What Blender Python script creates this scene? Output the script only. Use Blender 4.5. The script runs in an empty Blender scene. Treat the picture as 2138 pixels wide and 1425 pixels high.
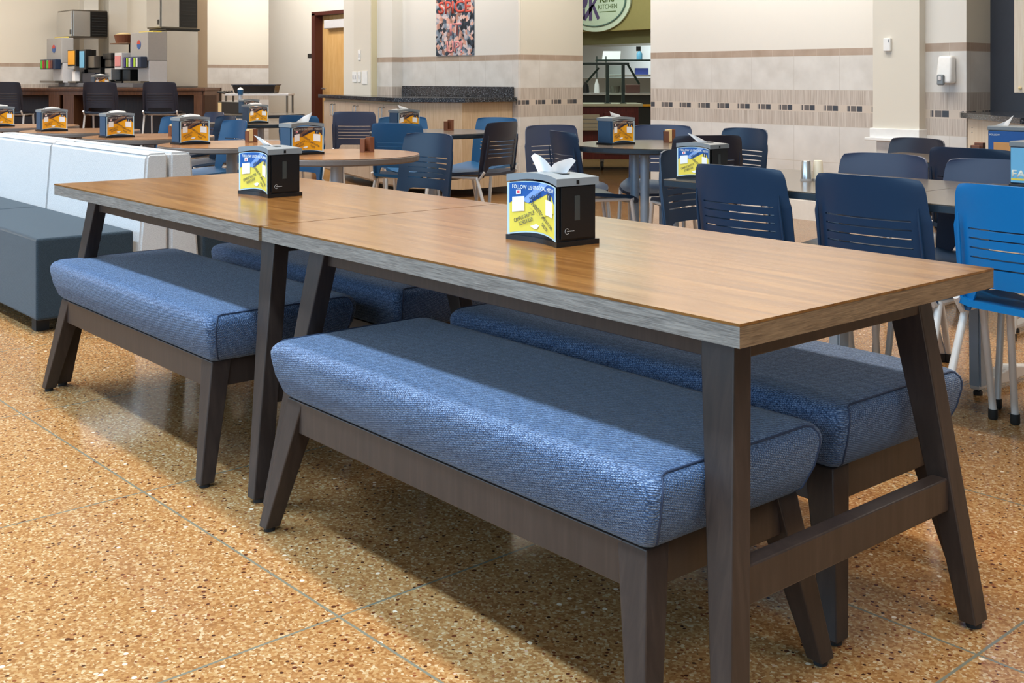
import bpy, bmesh, math, random
from mathutils import Vector, Matrix
random.seed(7)
PI = math.pi
S = bpy.context.scene
COL = S.collection

# ------------------------------------------------------------------ camera, world, light, exposure
PH = 0.8664
cd = bpy.data.cameras.new('camera'); cam = bpy.data.objects.new('camera', cd); COL.objects.link(cam)
cam.location = (0, 0, 1.145); cam.rotation_euler = (PI/2, 0, PH)
cd.sensor_width = 36; cd.lens = 2382/2138*36
cd.shift_y = -(712.5-163.2)/2138
cd.clip_start = .05; cd.clip_end = 100
S.camera = cam
S.view_settings.view_transform = 'Standard'; S.view_settings.look = 'None'
S.view_settings.exposure = 0.0; S.view_settings.gamma = 1; S.view_settings.use_curve_mapping = False
W = bpy.data.worlds.new('world'); S.world = W; W.use_nodes = True
W.node_tree.nodes['Background'].inputs[0].default_value = (.62, .78, 1, 1)
W.node_tree.nodes['Background'].inputs[1].default_value = .2

def area(name, loc, rot, sx, sy, power, col, spread=180):
    l = bpy.data.lights.new(name, 'AREA'); l.shape = 'RECTANGLE'; l.size = sx; l.size_y = sy
    l.energy = power; l.color = col; l.spread = math.radians(spread)
    o = bpy.data.objects.new(name, l); COL.objects.link(o); o.location = loc; o.rotation_euler = rot
    return o
# daylight through the long window wall behind the camera (its rays run towards +y)
area('window_daylight', (-4.5, -3.6, 2.25), (PI/2, 0, 0), 17, 1.9, 430, (.50, .75, 1))
# unseen cool lamp row, added before the tables to light the bench edges
for lx in (-12, -8, -4, 0):
    area('bench_edge_fill_light', (lx, .45, 3.36), (0, 0, 0), 3.6, .25, 105, (.58, .80, 1), 120)
# ceiling luminaires of the hall, long lines parallel to the tables
for lx, pw in ((-15.5, 60), (-11.5, 60), (-7.5, 60), (-3.9, 54), (-.4, 48)):
    area('ceiling_lamp_light', (lx, 1.78, 3.36), (0, 0, 0), 3.3, .22, pw, (1, .88, .72), 110)
    area('ceiling_lamp_light', (lx, 5.0, 3.36), (0, 0, 0), 2.6, .6, 55, (1, .93, .83), 112)
# unseen fill lamps, added to brighten the tiled and far walls
for lx, ly in ((-9.6, 6.2), (-6.4, 6.7), (-4.6, 6.0), (-12.5, 6.0), (-14.0, 7.0)):
    area('wall_fill_light', (lx, ly, 3.30), (.95, 0, 0), 2.2, .3, 27, (1, .95, .88), 130)
for lx, ly in ((-6.9, 7.75), (-15.6, 4.5), (-15.8, 1.5)):
    area('wall_fill_light', (lx, ly, 3.30), (0, 1.0, 0), .3, 2.0, 40, (1, .94, .86), 130)
area('kitchen_lamp_and_fill', (-12, 11.5, 3.2), (0, 0, 0), 3.0, 3.0, 110, (.85, 1, .93))
area('kitchen_lamp_and_fill', (-14.5, 13.6, 3.3), (1.0, 0, 0), 3.0, .4, 60, (.9, 1, .93))  # added fill, tilted to brighten the oval sign and soffit
area('kitchen_lamp_and_fill', (-15.0, 17.3, 2.3), (0, 0, 0), 4.0, 1.0, 110, (.88, .97, 1))
area('annexe_lamp_light', (-17.0, 9.6, 3.3), (0, .5, 0), 1.2, 2.4, 105, (1, .98, .95))

# ------------------------------------------------------------------ node helpers
def lin(c):
    if isinstance(c, str): c = tuple(int(c[i:i+2], 16) for i in (0, 2, 4))
    return tuple(((v/255)/12.92 if v/255 <= .04045 else ((v/255+.055)/1.055)**2.4) for v in c) + (1,)
class NT:
    def __init__(s, name, rough=.5, spec=.5, metal=0):
        s.m = bpy.data.materials.new(name); s.m.use_nodes = True; s.t = s.m.node_tree
        s.b = s.t.nodes['Principled BSDF']; s.b.inputs['Roughness'].default_value = rough
        s.b.inputs['Specular IOR Level'].default_value = spec; s.b.inputs['Metallic'].default_value = metal
        s.tc = None
    def n(s, t, **k):
        x = s.t.nodes.new(t)
        for a, v in k.items(): setattr(x, a, v)
        return x
    def put(s, sock, v):
        if hasattr(v, 'is_output'): s.t.links.new(v, sock)
        else: sock.default_value = v
    def obj(s, scale=(1, 1, 1), rot=(0, 0, 0), loc=(0, 0, 0)):
        if not s.tc: s.tc = s.n('ShaderNodeTexCoord')
        m = s.n('ShaderNodeMapping'); s.t.links.new(s.tc.outputs['Object'], m.inputs[0])
        m.inputs['Scale'].default_value = scale; m.inputs['Rotation'].default_value = rot; m.inputs['Location'].default_value = loc
        return m.outputs[0]
    def noise(s, vec, scale, detail=2, rough=.5, dist=0):
        x = s.n('ShaderNodeTexNoise'); s.put(x.inputs['Vector'], vec); x.inputs['Scale'].default_value = scale
        x.inputs['Detail'].default_value = detail; x.inputs['Roughness'].default_value = rough; x.inputs['Distortion'].default_value = dist
        return x.outputs[0]
    def vor(s, vec, scale, out='Color', rnd=1):
        x = s.n('ShaderNodeTexVoronoi'); s.put(x.inputs['Vector'], vec); x.inputs['Scale'].default_value = scale
        x.inputs['Randomness'].default_value = rnd
        return x.outputs[out]
    def wave(s, vec, scale, dist=0, direction='X', detail=2):
        x = s.n('ShaderNodeTexWave', bands_direction=direction); s.put(x.inputs['Vector'], vec)
        x.inputs['Scale'].default_value = scale; x.inputs['Distortion'].default_value = dist; x.inputs['Detail'].default_value = detail
        return x.outputs['Fac']
    def ma(s, op, a, b=0, c=0):
        x = s.n('ShaderNodeMath', operation=op); s.put(x.inputs[0], a); s.put(x.inputs[1], b); s.put(x.inputs[2], c)
        return x.outputs[0]
    def sep(s, vec):
        x = s.n('ShaderNodeSeparateXYZ'); s.put(x.inputs[0], vec); return x.outputs
    def mix(s, f, a, b, mode='MIX'):
        x = s.n('ShaderNodeMix', data_type='RGBA', blend_type=mode)
        s.put(x.inputs[0], f); s.put(x.inputs[6], a); s.put(x.inputs[7], b); return x.outputs[2]
    def ramp(s, f, stops, interp='LINEAR'):
        x = s.n('ShaderNodeValToRGB'); x.color_ramp.interpolation = interp; s.put(x.inputs[0], f)
        e = x.color_ramp.elements
        while len(e) < len(stops): e.new(.5)
        for i, (p, c) in enumerate(stops): e[i].position = p; e[i].color = c
        return x.outputs[0]
    def bump(s, h, strength=.2, dist=.002):
        x = s.n('ShaderNodeBump'); s.put(x.inputs['Height'], h); x.inputs['Strength'].default_value = strength
        x.inputs['Distance'].default_value = dist; s.t.links.new(x.outputs[0], s.b.inputs['Normal'])
    def col(s, c): s.put(s.b.inputs['Base Color'], c); return s
MAT = {}
def plain(name, c, rough=.5, metal=0, spec=.5, var=.06, nscale=30):
    if name in MAT: return MAT[name]
    t = NT(name, rough, spec, metal); c = lin(c)
    nz = t.noise(t.obj(), nscale, 3)
    dark = tuple(v*(1-var) for v in c[:3]) + (1,); light = tuple(min(1, v*(1+var)) for v in c[:3]) + (1,)
    t.col(t.mix(nz, dark, light)); MAT[name] = t.m; return t.m

# wood laminate top (grain along x)
t = NT('laminate_wood', .2, .38)
v = t.obj((.8, 13, 9)); n1 = t.noise(v, 2.2, 6, .65, .8); n2 = t.noise(t.obj((1.5, 60, 60)), 3, 3)
c = t.ramp(n1, [(.25, lin('4c2d12')), (.44, lin('69431f')), (.56, lin('7a5228')), (.75, lin('8f6535'))])
t.col(t.mix(.25, c, t.ramp(n2, [(.3, lin('5a3819')), (.7, lin('8f6434'))])))
t.put(t.b.inputs['Roughness'], t.ma('MULTIPLY_ADD', n2, .12, .15)); t.bump(n2, .05, .0005); WOOD = t.m
t = NT('wood_edge_cool_lit', .45, .4)
v = t.obj((2, 14, 30)); n1 = t.noise(v, 4, 6, .7, 1.2); n2 = t.noise(t.obj((5, 60, 160)), 4, 2)
c = t.ramp(n1, [(.25, lin('4a4542')), (.5, lin('77716b')), (.75, lin('948e86'))])
t.col(t.mix(.35, c, t.ramp(n2, [(.35, lin('45413f')), (.65, lin('a09a92'))]))); t.bump(n2, .25, .001); EDGE = t.m
t = NT('wood_edge_warm_lit', .45, .4)
v = t.obj((14, 2, 30)); n1 = t.noise(v, 4, 6, .7, 1.2); n2 = t.noise(t.obj((60, 5, 160)), 4, 2)
c = t.ramp(n1, [(.25, lin('4c3a2a')), (.5, lin('6f5842')), (.75, lin('8a7257'))])
t.col(t.mix(.35, c, t.ramp(n2, [(.35, lin('483726')), (.65, lin('94795b'))]))); t.bump(n2, .25, .001); EDGEX = t.m
t = NT('dark_stained_wood', .38, .45)
v = t.obj((12, 12, 1)); n1 = t.noise(v, 5, 5, .6, .6)
t.col(t.ramp(n1, [(.2, lin('281f1b')), (.5, lin('332823')), (.8, lin('40332c'))])); t.bump(n1, .06, .001); STAIN = t.m
# bench fabric: two thread colours in a fine weave
def fabric(name, dark, mid, light, sc=230, bumps=.9, cell=3):
    t = NT(name, .92, .15)
    o = t.obj()
    w1 = t.wave(t.obj(rot=(.3, .2, .78)), sc*.32, 1.5, 'X', 1); w2 = t.wave(t.obj(rot=(.3, .2, .78)), sc*.32, 1.5, 'Z', 1)
    vv = t.vor(t.obj((.6, 1.3, 1.3)), sc*2.2, 'Color'); vs = t.sep(vv)[0]
    sl = t.noise(t.obj((8, 60, 80)), 12, 3)
    k = t.ma('ADD', t.ma('MULTIPLY', vs, .35), t.ma('ADD', t.ma('MULTIPLY', sl, .4), t.ma('MULTIPLY', t.ma('MULTIPLY', w1, w2), .25)))
    t.col(t.ramp(k, [(.25, lin(dark)), (.5, lin(mid)), (.75, lin(light))]))
    h = t.ma('ADD', t.ma('MULTIPLY', w1, w2), t.ma('MULTIPLY', vs, .5))
    t.bump(h, bumps, .0022); t.b.inputs['Sheen Weight'].default_value = .25; t.b.inputs['Sheen Roughness'].default_value = .4
    return t.m
FAB = fabric('blue_tweed_fabric', '25344f', '52698c', '92a6c6')
FABGREY = fabric('grey_wool_fabric', '1e2931', '2b3843', '3b4852', 300, .4)
FABBLUE = FABGREY
FABWHITE = fabric('pale_linen_fabric', 'a9abae', 'bbbdc0', 'c8cacc', 260, .4)
PIPE = plain('navy_piping', '2b3750', .8)
# terrazzo floor
t = NT('terrazzo', .2, .5)
o = t.obj(); big = t.noise(o, 1.3, 2)
w = t.noise(o, 60, 2)
wo = t.n('ShaderNodeVectorMath', operation='MULTIPLY_ADD'); 
t.put(wo.inputs[0], t.n('ShaderNodeTexNoise').outputs['Color']); wo.inputs[1].default_value = (.01, .01, 0); t.put(wo.inputs[2], o)
wv = wo.outputs[0]
a = t.vor(wv, 170, 'Color'); av = t.sep(a)
base = t.ramp(av[0], [(0, lin('845a33')), (.3, lin('93693e')), (.6, lin('a0774a')), (.85, lin('aa895e')), (.98, lin('bba583'))])
b = t.vor(t.obj(rot=(0, 0, .5)), 95, 'Color'); bv = t.sep(b)
bd = t.vor(t.obj(rot=(0, 0, .5)), 95, 'Distance')
chip = t.ma('MULTIPLY', t.ma('GREATER_THAN', bv[0], .88), t.ma('LESS_THAN', bd, .38))
chipc = t.ramp(bv[1], [(0, lin('3a2114')), (.55, lin('5a2f1b')), (.8, lin('7a4328')), (1, lin('8c5a3c'))])
c = t.mix(chip, base, chipc)
b3 = t.vor(t.obj(rot=(0, 0, 1.1)), 60, 'Color'); b3v = t.sep(b3); b3d = t.vor(t.obj(rot=(0, 0, 1.1)), 60, 'Distance')
chip2 = t.ma('MULTIPLY', t.ma('GREATER_THAN', b3v[0], .95), t.ma('LESS_THAN', b3d, .33))
c = t.mix(chip2, c, t.ramp(b3v[2], [(0, lin('4a2a1a')), (.6, lin('8d4a2c')), (1, lin('e6d8bf'))]))
c = t.mix(t.ma('MULTIPLY', big, .25), c, lin('b98a58'), 'MULTIPLY')
g = t.obj(rot=(0, 0, -.023)); gs = t.sep(g)
def line(ax, off, per, wd):
    f = t.ma('FRACT', t.ma('DIVIDE', t.ma('SUBTRACT', gs[ax], off), per)); return t.ma('LESS_THAN', t.ma('ABSOLUTE', t.ma('SUBTRACT', f, .5)), wd/per/2)
ca, sa = math.cos(-.023), math.sin(-.023)
gx = -2.089*ca - 1.291*sa; gy = -2.089*sa + 1.291*ca
ln = t.ma('MAXIMUM', line(0, gx+.49, .98, .0065), line(1, gy+.43, .86, .0065))
c = t.mix(ln, c, lin('6d6a5c')); t.col(c)
t.put(t.b.inputs['Roughness'], t.ma('MULTIPLY_ADD', t.noise(o, 3, 3), .10, .09))
FLOOR = t.m

# tiled wall, axis = 0 (wall runs along x) or 1 (runs along y)
def tilewall(name, axis, off=0, paint='dedad2', z3=True):
    t = NT(name, .45, .4); o = t.obj(); q = t.sep(o); u = t.ma('ADD', q[axis], off); z = q[2]
    cl = t.noise(o, 6, 4); st = t.noise(t.obj((90, 90, 3)), 1.2, 3)
    big = t.ramp(cl, [(.3, lin('cbc7c1')), (.7, lin('dbd8d3'))])
    big2 = t.ramp(cl, [(.3, lin('cfccc8')), (.7, lin('dddad6'))])
    band = t.ramp(cl, [(.3, lin('a5917f')), (.7, lin('b7a494'))])
    tex = t.ramp(st, [(.3, lin('aa9f94')), (.5, lin('bfb4aa')), (.7, lin('cfc7be'))])
    def inb(a, b): return t.ma('MULTIPLY', t.ma('GREATER_THAN', z, a), t.ma('LESS_THAN', z, b))
    def fr(p, o_=0): return t.ma('FRACT', t.ma('DIVIDE', t.ma('ADD', u, o_), p))
    c = t.mix(t.ma('GREATER_THAN', z, .762), big2, tex)
    c = t.mix(inb(1.05, 1.325), c, big)
    # vertical joints
    j = t.ma('LESS_THAN', fr(.43, 5.618), .006); c = t.mix(j, c, lin('b9b2aa'))
    jj = 0
    for zz in (.19, .475, .762, 1.05, 1.325):
        k = t.ma('LESS_THAN', t.ma('ABSOLUTE', t.ma('SUBTRACT', z, zz)), .002); c = t.mix(k, c, lin('c3bbb0'))
    # accent mosaic
    f = fr(.2165, 5.19)
    def rng(a, b): return t.ma('MULTIPLY', t.ma('GREATER_THAN', f, a), t.ma('LESS_THAN', f, b))
    strip = inb(.875, .935); c = t.mix(strip, c, lin('cbbfb2'))
    st2 = inb(.885, .928)
    c = t.mix(t.ma('MULTIPLY', st2, rng(.33, .37)), c, lin('8d857e'))
    c = t.mix(t.ma('MULTIPLY', st2, rng(.38, .44)), c, lin('4a4a50'))
    c = t.mix(t.ma('MULTIPLY', st2, rng(.49, .71)), c, lin('6a6462'))
    c = t.mix(t.ma('MULTIPLY', st2, rng(.73, .95)), c, lin('45484f'))
    c = t.mix(inb(1.325, 1.38), c, t.mix(t.ma('LESS_THAN', fr(.215, 5.618), .01), band, lin('c9bcae')))
    c = t.mix(t.ma('GREATER_THAN', z, 1.38), c, lin(paint)); t.col(c)
    t.put(t.b.inputs['Roughness'], t.ma('MULTIPLY_ADD', t.ma('GREATER_THAN', z, 1.38), .4, .35))
    return t.m
TX = tilewall('tile_wall_along_x', 0); TY = tilewall('tile_wall_along_y', 1, .1, 'd5d0c2')
PAINT = plain('cream_paint', 'dcd6c9', .8, var=.02, nscale=3)
PAINTW = plain('warm_white_paint', 'e0dbd0', .8, var=.02, nscale=3)
PAINTY = plain('straw_paint', 'd2c9a8', .8, var=.03, nscale=3)
OLIVE = plain('olive_paint', '8f8350', .8)
WHITE = plain('white_gloss_paint', 'eeeeec', .4)
t = NT('granite', .12, .6); v1 = t.vor(t.obj(), 220, 'Color')
t.col(t.ramp(t.sep(v1)[0], [(0, lin('16181c')), (.6, lin('23262c')), (.85, lin('4a4f57')), (1, lin('8a8f96'))])); GRAN = t.m
def grain(name, a, b, c_, rough=.4, sc=(30, 30, 1.5)):
    t = NT(name, rough, .4); n = t.noise(t.obj(sc), 3, 4, .6, .3)
    t.col(t.ramp(n, [(.25, lin(a)), (.5, lin(b)), (.75, lin(c_))])); return t.m
CAB = grain('pale_laminate', 'b7a28e', 'c6b4a1', 'd2c3b2'); CABX = grain('tan_laminate', 'b39a7a', 'c2aa8b', 'cdb79b')
CABL = grain('light_ash_laminate', 'cdbda7', 'd8cab6', 'e0d5c4')
MAPLE = grain('maple_veneer', 'c99a5c', 'd5a96c', 'deb981', .35, (8, 8, 1))
WALN = grain('walnut_veneer', '553826', '6a4831', '7a563c'); WALND = grain('dark_walnut_veneer', '2a1b14', '35231a', '412c20')
CHERRY = grain('cherry_veneer', '4c160f', '5d1d15', '6c261c', .3)
DBROWN = plain('dark_red_paint', '4b1d16', .4)
t = NT('round_table_laminate', .22, .5); n1 = t.noise(t.obj((3, 20, 3)), 3, 4, .6, .5)
t.col(t.ramp(n1, [(.3, lin('8c6242')), (.7, lin('a87b55'))])); RWOOD = t.m
t = NT('charcoal_laminate', .2, .5); n1 = t.noise(t.obj((3, 20, 3)), 3, 4, .6, .5)
t.col(t.ramp(n1, [(.3, lin('5a524a')), (.7, lin('70675c'))])); DLAM = t.m
GEDGE = plain('grey_edge_band', '6a615c', .4); BEDGE = plain('black_edge_band', '1f2c38', .35)
SILV = plain('silver_powder_coat', 'b9bec6', .35, .3); PALEBLUE = plain('pale_grey_powder_coat', '9fb0c2', .35, .2)
LEGW = plain('pale_grey_tube', 'd2d2d2', .3, .2); RUB = plain('black_rubber', '17181a', .6)
NAVY = plain('navy_plastic', '16304c', .38, spec=.5, nscale=6); BLUE = plain('blue_plastic', '1f5480', .38, nscale=6)
BRIGHT = plain('bright_blue_plastic', '0a69a8', .35, nscale=6); SLATE = plain('slate_blue_plastic', '3a4560', .4, nscale=6)
CHAR = plain('charcoal_plastic', '202434', .4, nscale=6); BLK = plain('black_plastic', '131415', .3); DBLUE = plain('dark_blue_plastic', '2c4a66', .4)
GLIDGREY = plain('dispenser_lid_grey', '7e858a', .35); WINDOWG = plain('smoked_window', '3c3f3d', .15)
CLEAR = plain('frosted_acrylic_edge', 'b9d2dd', .15); PAPER = plain('white_paper', 'f0f1f3', .85, var=.02)
CREAM = plain('cream_packets', 'e2c894', .7); BRN = plain('brown_wood_caddy', '7a4a32', .5)
STEEL = plain('brushed_steel', 'cfcfce', .25, .85, nscale=8); STEELD = plain('dark_steel', '7d776e', .3, .8)
GREYP = plain('grey_enamel', 'a9a7a5', .4); LGREY = plain('light_grey_enamel', 'cfced0', .4)
YEL = plain('ad_yellow', 'e8d24f', .4, var=.02); ORG = plain('orange_and_warm_lit_yellow', 'f0a818', .4, var=.02)
ADB = plain('ad_blue', '12549e', .4, var=.02); ADD = plain('ad_blue_warm_lit', '3a3038', .4); ADP = plain('ad_pale_blue', '7f9fd4', .4, var=.02); ADP2 = plain('ad_pale_blue_warm_lit', '7a5540', .4)
INKN = plain('navy_ink', '1c2f4a', .5); INKW = plain('white_ink', 'f3f4e6', .5); PINK = plain('pink_ink', 'e8505f', .5); ADSKY = plain('sky_blue_print', '6db4dc', .4)
RED = plain('poster_red', 'c94c3e', .6); PNK = plain('poster_pink', 'd98d8d', .6)

# ------------------------------------------------------------------ mesh helpers
def link(name, me, mat, parent=None, smooth=False, loc=None, rot=None):
    o = bpy.data.objects.new(name, me); COL.objects.link(o)
    for m in (mat if isinstance(mat, (list, tuple)) else [mat]): me.materials.append(m)
    if parent: o.parent = parent
    if loc: o.location = loc
    if rot: o.rotation_euler = rot
    if smooth:
        for p in me.polygons: p.use_smooth = True
        me.set_sharp_from_angle(angle=.7)
    return o
def mk(name, bm, mat, parent=None, smooth=False, loc=None, rot=None):
    me = bpy.data.meshes.new(name); bmesh.ops.recalc_face_normals(bm, faces=bm.faces); bm.to_mesh(me); bm.free()
    return link(name, me, mat, parent, smooth, loc, rot)
def hexa(bm, P, bev=0, mi=0, seg=2):
    """P: 8 points, bottom 4 ccw then top 4"""
    v = [bm.verts.new(p) for p in P]
    fs = [bm.faces.new([v[i] for i in q]) for q in ((3, 2, 1, 0), (4, 5, 6, 7), (0, 1, 5, 4), (1, 2, 6, 5), (2, 3, 7, 6), (3, 0, 4, 7))]
    for f in fs: f.material_index = mi
    if bev:
        es = list({e for f in fs for e in f.edges})
        bmesh.ops.bevel(bm, geom=es, offset=bev, segments=seg, affect='EDGES', profile=.5)
    return fs
def bx(bm, x0, x1, y0, y1, z0, z1, bev=0, mi=0, seg=2):
    return hexa(bm, [(x0, y0, z0), (x1, y0, z0), (x1, y1, z0), (x0, y1, z0), (x0, y0, z1), (x1, y0, z1), (x1, y1, z1), (x0, y1, z1)], bev, mi, seg)
def box(name, x0, x1, y0, y1, z0, z1, mat, parent=None, bev=.003, **k):
    bm = bmesh.new(); bx(bm, min(x0, x1), max(x0, x1), min(y0, y1), max(y0, y1), z0, z1, bev); return mk(name, bm, mat, parent, **k)
def tube(bm, pts, r, n=10, cap=True):
    pts = [Vector(p) for p in pts]; rs = r if isinstance(r, (list, tuple)) else [r]*len(pts)
    prev = None; up = Vector((0, 0, 1))
    T0 = (pts[1]-pts[0]).normalized(); a = T0.orthogonal().normalized()
    for i, p in enumerate(pts):
        if i == 0: T = T0
        elif i == len(pts)-1: T = (pts[i]-pts[i-1]).normalized()
        else: T = ((pts[i]-pts[i-1]).normalized()+(pts[i+1]-pts[i]).normalized()).normalized()
        a = (a-T*a.dot(T)).normalized(); b = T.cross(a)
        ring = [bm.verts.new(p+(a*math.cos(2*PI*k/n)+b*math.sin(2*PI*k/n))*rs[i]) for k in range(n)]
        if prev:
            for k in range(n): bm.faces.new((prev[k], prev[(k+1) % n], ring[(k+1) % n], ring[k]))
        elif cap: bm.faces.new(ring[::-1])
        prev = ring
    if cap: bm.faces.new(prev)
def lathe(bm, prof, n=32, c=(0, 0, 0), mi=0):
    rings = []
    for r, z in prof:
        if r < 1e-6: rings.append([bm.verts.new((c[0], c[1], c[2]+z))])
        else: rings.append([bm.verts.new((c[0]+r*math.cos(2*PI*k/n), c[1]+r*math.sin(2*PI*k/n), c[2]+z)) for k in range(n)])
    for A, B in zip(rings, rings[1:]):
        for k in range(n):
            if len(A) == 1 and len(B) == 1: continue
            if len(A) == 1: f = bm.faces.new((A[0], B[(k+1) % n], B[k]))
            elif len(B) == 1: f = bm.faces.new((A[k], A[(k+1) % n], B[0]))
            else: f = bm.faces.new((A[k], A[(k+1) % n], B[(k+1) % n], B[k]))
            f.material_index = mi
def prism(bm, poly, x0, x1, axis='x', mi=0):
    """extrude a 2D polygon; axis x: poly is (y,z); y: (x,z); z: (x,y)"""
    def P(a, b, t): return (t, a, b) if axis == 'x' else (a, t, b) if axis == 'y' else (a, b, t)
    A = [bm.verts.new(P(a, b, x0)) for a, b in poly]; B = [bm.verts.new(P(a, b, x1)) for a, b in poly]
    fs = [bm.faces.new(A[::-1]), bm.faces.new(B)]
    n = len(poly)
    for i in range(n): fs.append(bm.faces.new((A[i], A[(i+1) % n], B[(i+1) % n], B[i])))
    for f in fs: f.material_index = mi
    return fs
def thing(name, label, cat, loc=(0, 0, 0), rz=0, group=None):
    o = bpy.data.objects.new(name, None); COL.objects.link(o); o.empty_display_size = .1
    o.location = loc; o.rotation_euler = (0, 0, rz); o['label'] = label; o['category'] = cat
    if group: o['group'] = group
    return o
def tag(o, label, cat, group=None):
    o['label'] = label; o['category'] = cat
    if group: o['group'] = group
    return o
def struct(o): o['kind'] = 'structure'; return o
def dup(root, loc, rz, label, group=None):
    r = root.copy(); COL.objects.link(r); r.location = loc; r.rotation_euler = (0, 0, rz); r['label'] = label
    if group: r['group'] = group
    def rec(a, b):
        for ch in list(a.children):
            c = ch.copy(); COL.objects.link(c); c.parent = b; rec(ch, c)
    rec(root, r); return r
def remat(root, mp):
    for ch in list(root.children):
        if ch.type == 'MESH':
            ms = list(ch.data.materials)
            if any(m in mp for m in ms):
                ch.data = ch.data.copy()
                for i, m in enumerate(ms):
                    if m in mp: ch.data.materials[i] = mp[m]
        remat(ch, mp)
def text(name, body, width, mat, parent, mtx, height=None, ext=.0004, bold=.0):
    """flat lettering as a mesh; baseline centre at the matrix origin, x right, y up"""
    cu = bpy.data.curves.new(name, 'FONT'); cu.body = body; cu.align_x = 'CENTER'; cu.align_y = 'CENTER'; cu.size = 1; cu.extrude = 0; cu.offset = bold; cu.resolution_u = 3
    to = bpy.data.objects.new(name, cu); COL.objects.link(to); bpy.context.view_layer.update()
    me = bpy.data.meshes.new_from_object(to.evaluated_get(bpy.context.evaluated_depsgraph_get()))
    bpy.data.objects.remove(to); 
    xs = [v.co.x for v in me.vertices]; ys = [v.co.y for v in me.vertices]
    s = width/(max(xs)-min(xs)); sy = s if height is None else height/(max(ys)-min(ys))
    cx = (max(xs)+min(xs))/2; cy = (max(ys)+min(ys))/2
    bm = bmesh.new(); bm.from_mesh(me)
    for v in bm.verts: v.co = Vector(((v.co.x-cx)*s, (v.co.y-cy)*sy, 0))
    r = bmesh.ops.extrude_face_region(bm, geom=list(bm.faces))
    for g in r['geom']:
        if isinstance(g, bmesh.types.BMVert): g.co.z += ext
    bmesh.ops.transform(bm, matrix=mtx, verts=bm.verts)
    return mk(name, bm, mat, parent)
def face_mtx(x, y, z, normal='-y', rot=0):
    # plane with x right, y up as seen from outside
    if normal == '-y': B = Matrix(((1, 0, 0), (0, 0, -1), (0, 1, 0)))
    elif normal == '+x': B = Matrix(((0, 0, 1), (1, 0, 0), (0, 1, 0)))
    return Matrix.Translation((x, y, z)) @ B.to_4x4() @ Matrix.Rotation(rot, 4, 'Z')

# ------------------------------------------------------------------ room shell
def fl(name, x0, x1, y0, y1, z0, z1, mat): return struct(box(name, x0, x1, y0, y1, z0, z1, mat, bev=0))
fl('floor', -24, 5, -4, 20, -.1, 0, FLOOR)
fl('ceiling', -24, 5, -4, 20, 3.42, 3.5, PAINTW)
CH = 3.42
# right of the opening: tiled wall, half column, soap-dispenser wall, corner
fl('wall_right', -7.2, -4.2, 7.8, 8.2, 0, CH, TX)
fl('baseboard_right', -7.2, -4.2, 7.78, 7.8, 0, .155, WHITE)
fl('wall_pier', -4.3, -3.78, 7.13, 7.8, 0, CH, TX)
fl('wall_alcove_side', -3.80, -3.779, 7.131, 7.6, 0, CH, TY)
fl('trim_column', -4.42, -4.07, 7.05, 7.8, .80, CH, PAINT)
bm = bmesh.new(); bx(bm, -4.40, -4.08, 7.06, 7.8, 0, .74, .004); o = struct(mk('trim_column_plinth', bm, TX))
bm = bmesh.new(); bx(bm, -4.435, -4.06, 7.03, 7.8, .735, .80, .004); bx(bm, -4.46, -4.05, 7.005, 7.8, .715, .737, .004); struct(mk('trim_column_cap', bm, WHITE))
fl('wall_alcove_back', -3.79, 2, 7.45, 7.8, 0, CH, plain('charcoal_paint', '3a3f49', .7))
# opening side and poster wall
fl('wall_opening_side', -8.93, -8.53, 7.36, 8.21, 0, CH, TY)
fl('baseboard_opening', -8.53, -8.51, 7.36, 8.21, 0, .15, WHITE)
fl('wall_poster', -10.53, -8.54, 7.34, 7.7, 0, CH, TX)
fl('wall_poster_return', -10.83, -10.53, 7.2, 7.7, 0, CH, TX)
fl('wall_switches', -11.19, -10.84, 7.12, 7.7, 0, CH, PAINT)
fl('trim_pier_side', -10.841, -10.83, 7.125, 7.2, 0, CH, PAINTY)
fl('wall_door', -15.7, -11.5, 8.46, 8.8, 0, CH, PAINTW)
fl('wall_door_side', -11.54, -11.1, 7.2, 8.5, 0, CH, PAINTW)
fl('wall_back', -18.9, -18.4, -4, 14, 0, CH, tilewall('tile_wall_far', 1, .3, 'dcd5c6'))
fl('wall_annexe_side', -14.8, -14.6, 8.8, 13.2, 0, CH, PAINTW)
fl('wall_annexe', -18.4, -14.6, 13.0, 13.2, 0, CH, PAINTW)
# pilasters on the far wall
for k, (ya, yb, m) in enumerate(((4.05, 4.75, PAINTW), (6.55, 6.78, PAINTW), (6.95, 7.25, PAINT))):
    fl('trim_pilaster', -18.42, -18.2, ya, yb, 0, CH, m)
bm = bmesh.new(); bx(bm, -18.45, -18.12, 6.5, 6.9, 2.12, 2.2, .005); bx(bm, -18.45, -18.15, 6.52, 6.86, 2.06, 2.12, .005); struct(mk('trim_capital', bm, WHITE))
# free-standing pier at the right end of the drinks counter
fl('trim_pier', -16.3, -15.66, 7.02, 7.44, 0, CH, plain('beige_paint', 'c3b097', .8, var=.02))
# window wall behind the camera: piers, sill and mullions
fl('wall_window_sill', -24, 5, -4.1, -3.9, 0, .5, PAINTW); fl('wall_window_head', -24, 5, -4.1, -3.9, 3.25, CH, PAINTW)
for k in range(11): fl('trim_mullion', -23.5+k*2.7, -23.35+k*2.7, -4.1, -3.9, .5, 3.25, plain('dark_bronze_frame', '3b352f', .4))
fl('wall_right_end', 4.8, 5, -4, 8, 0, CH, PAINTW)
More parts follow.
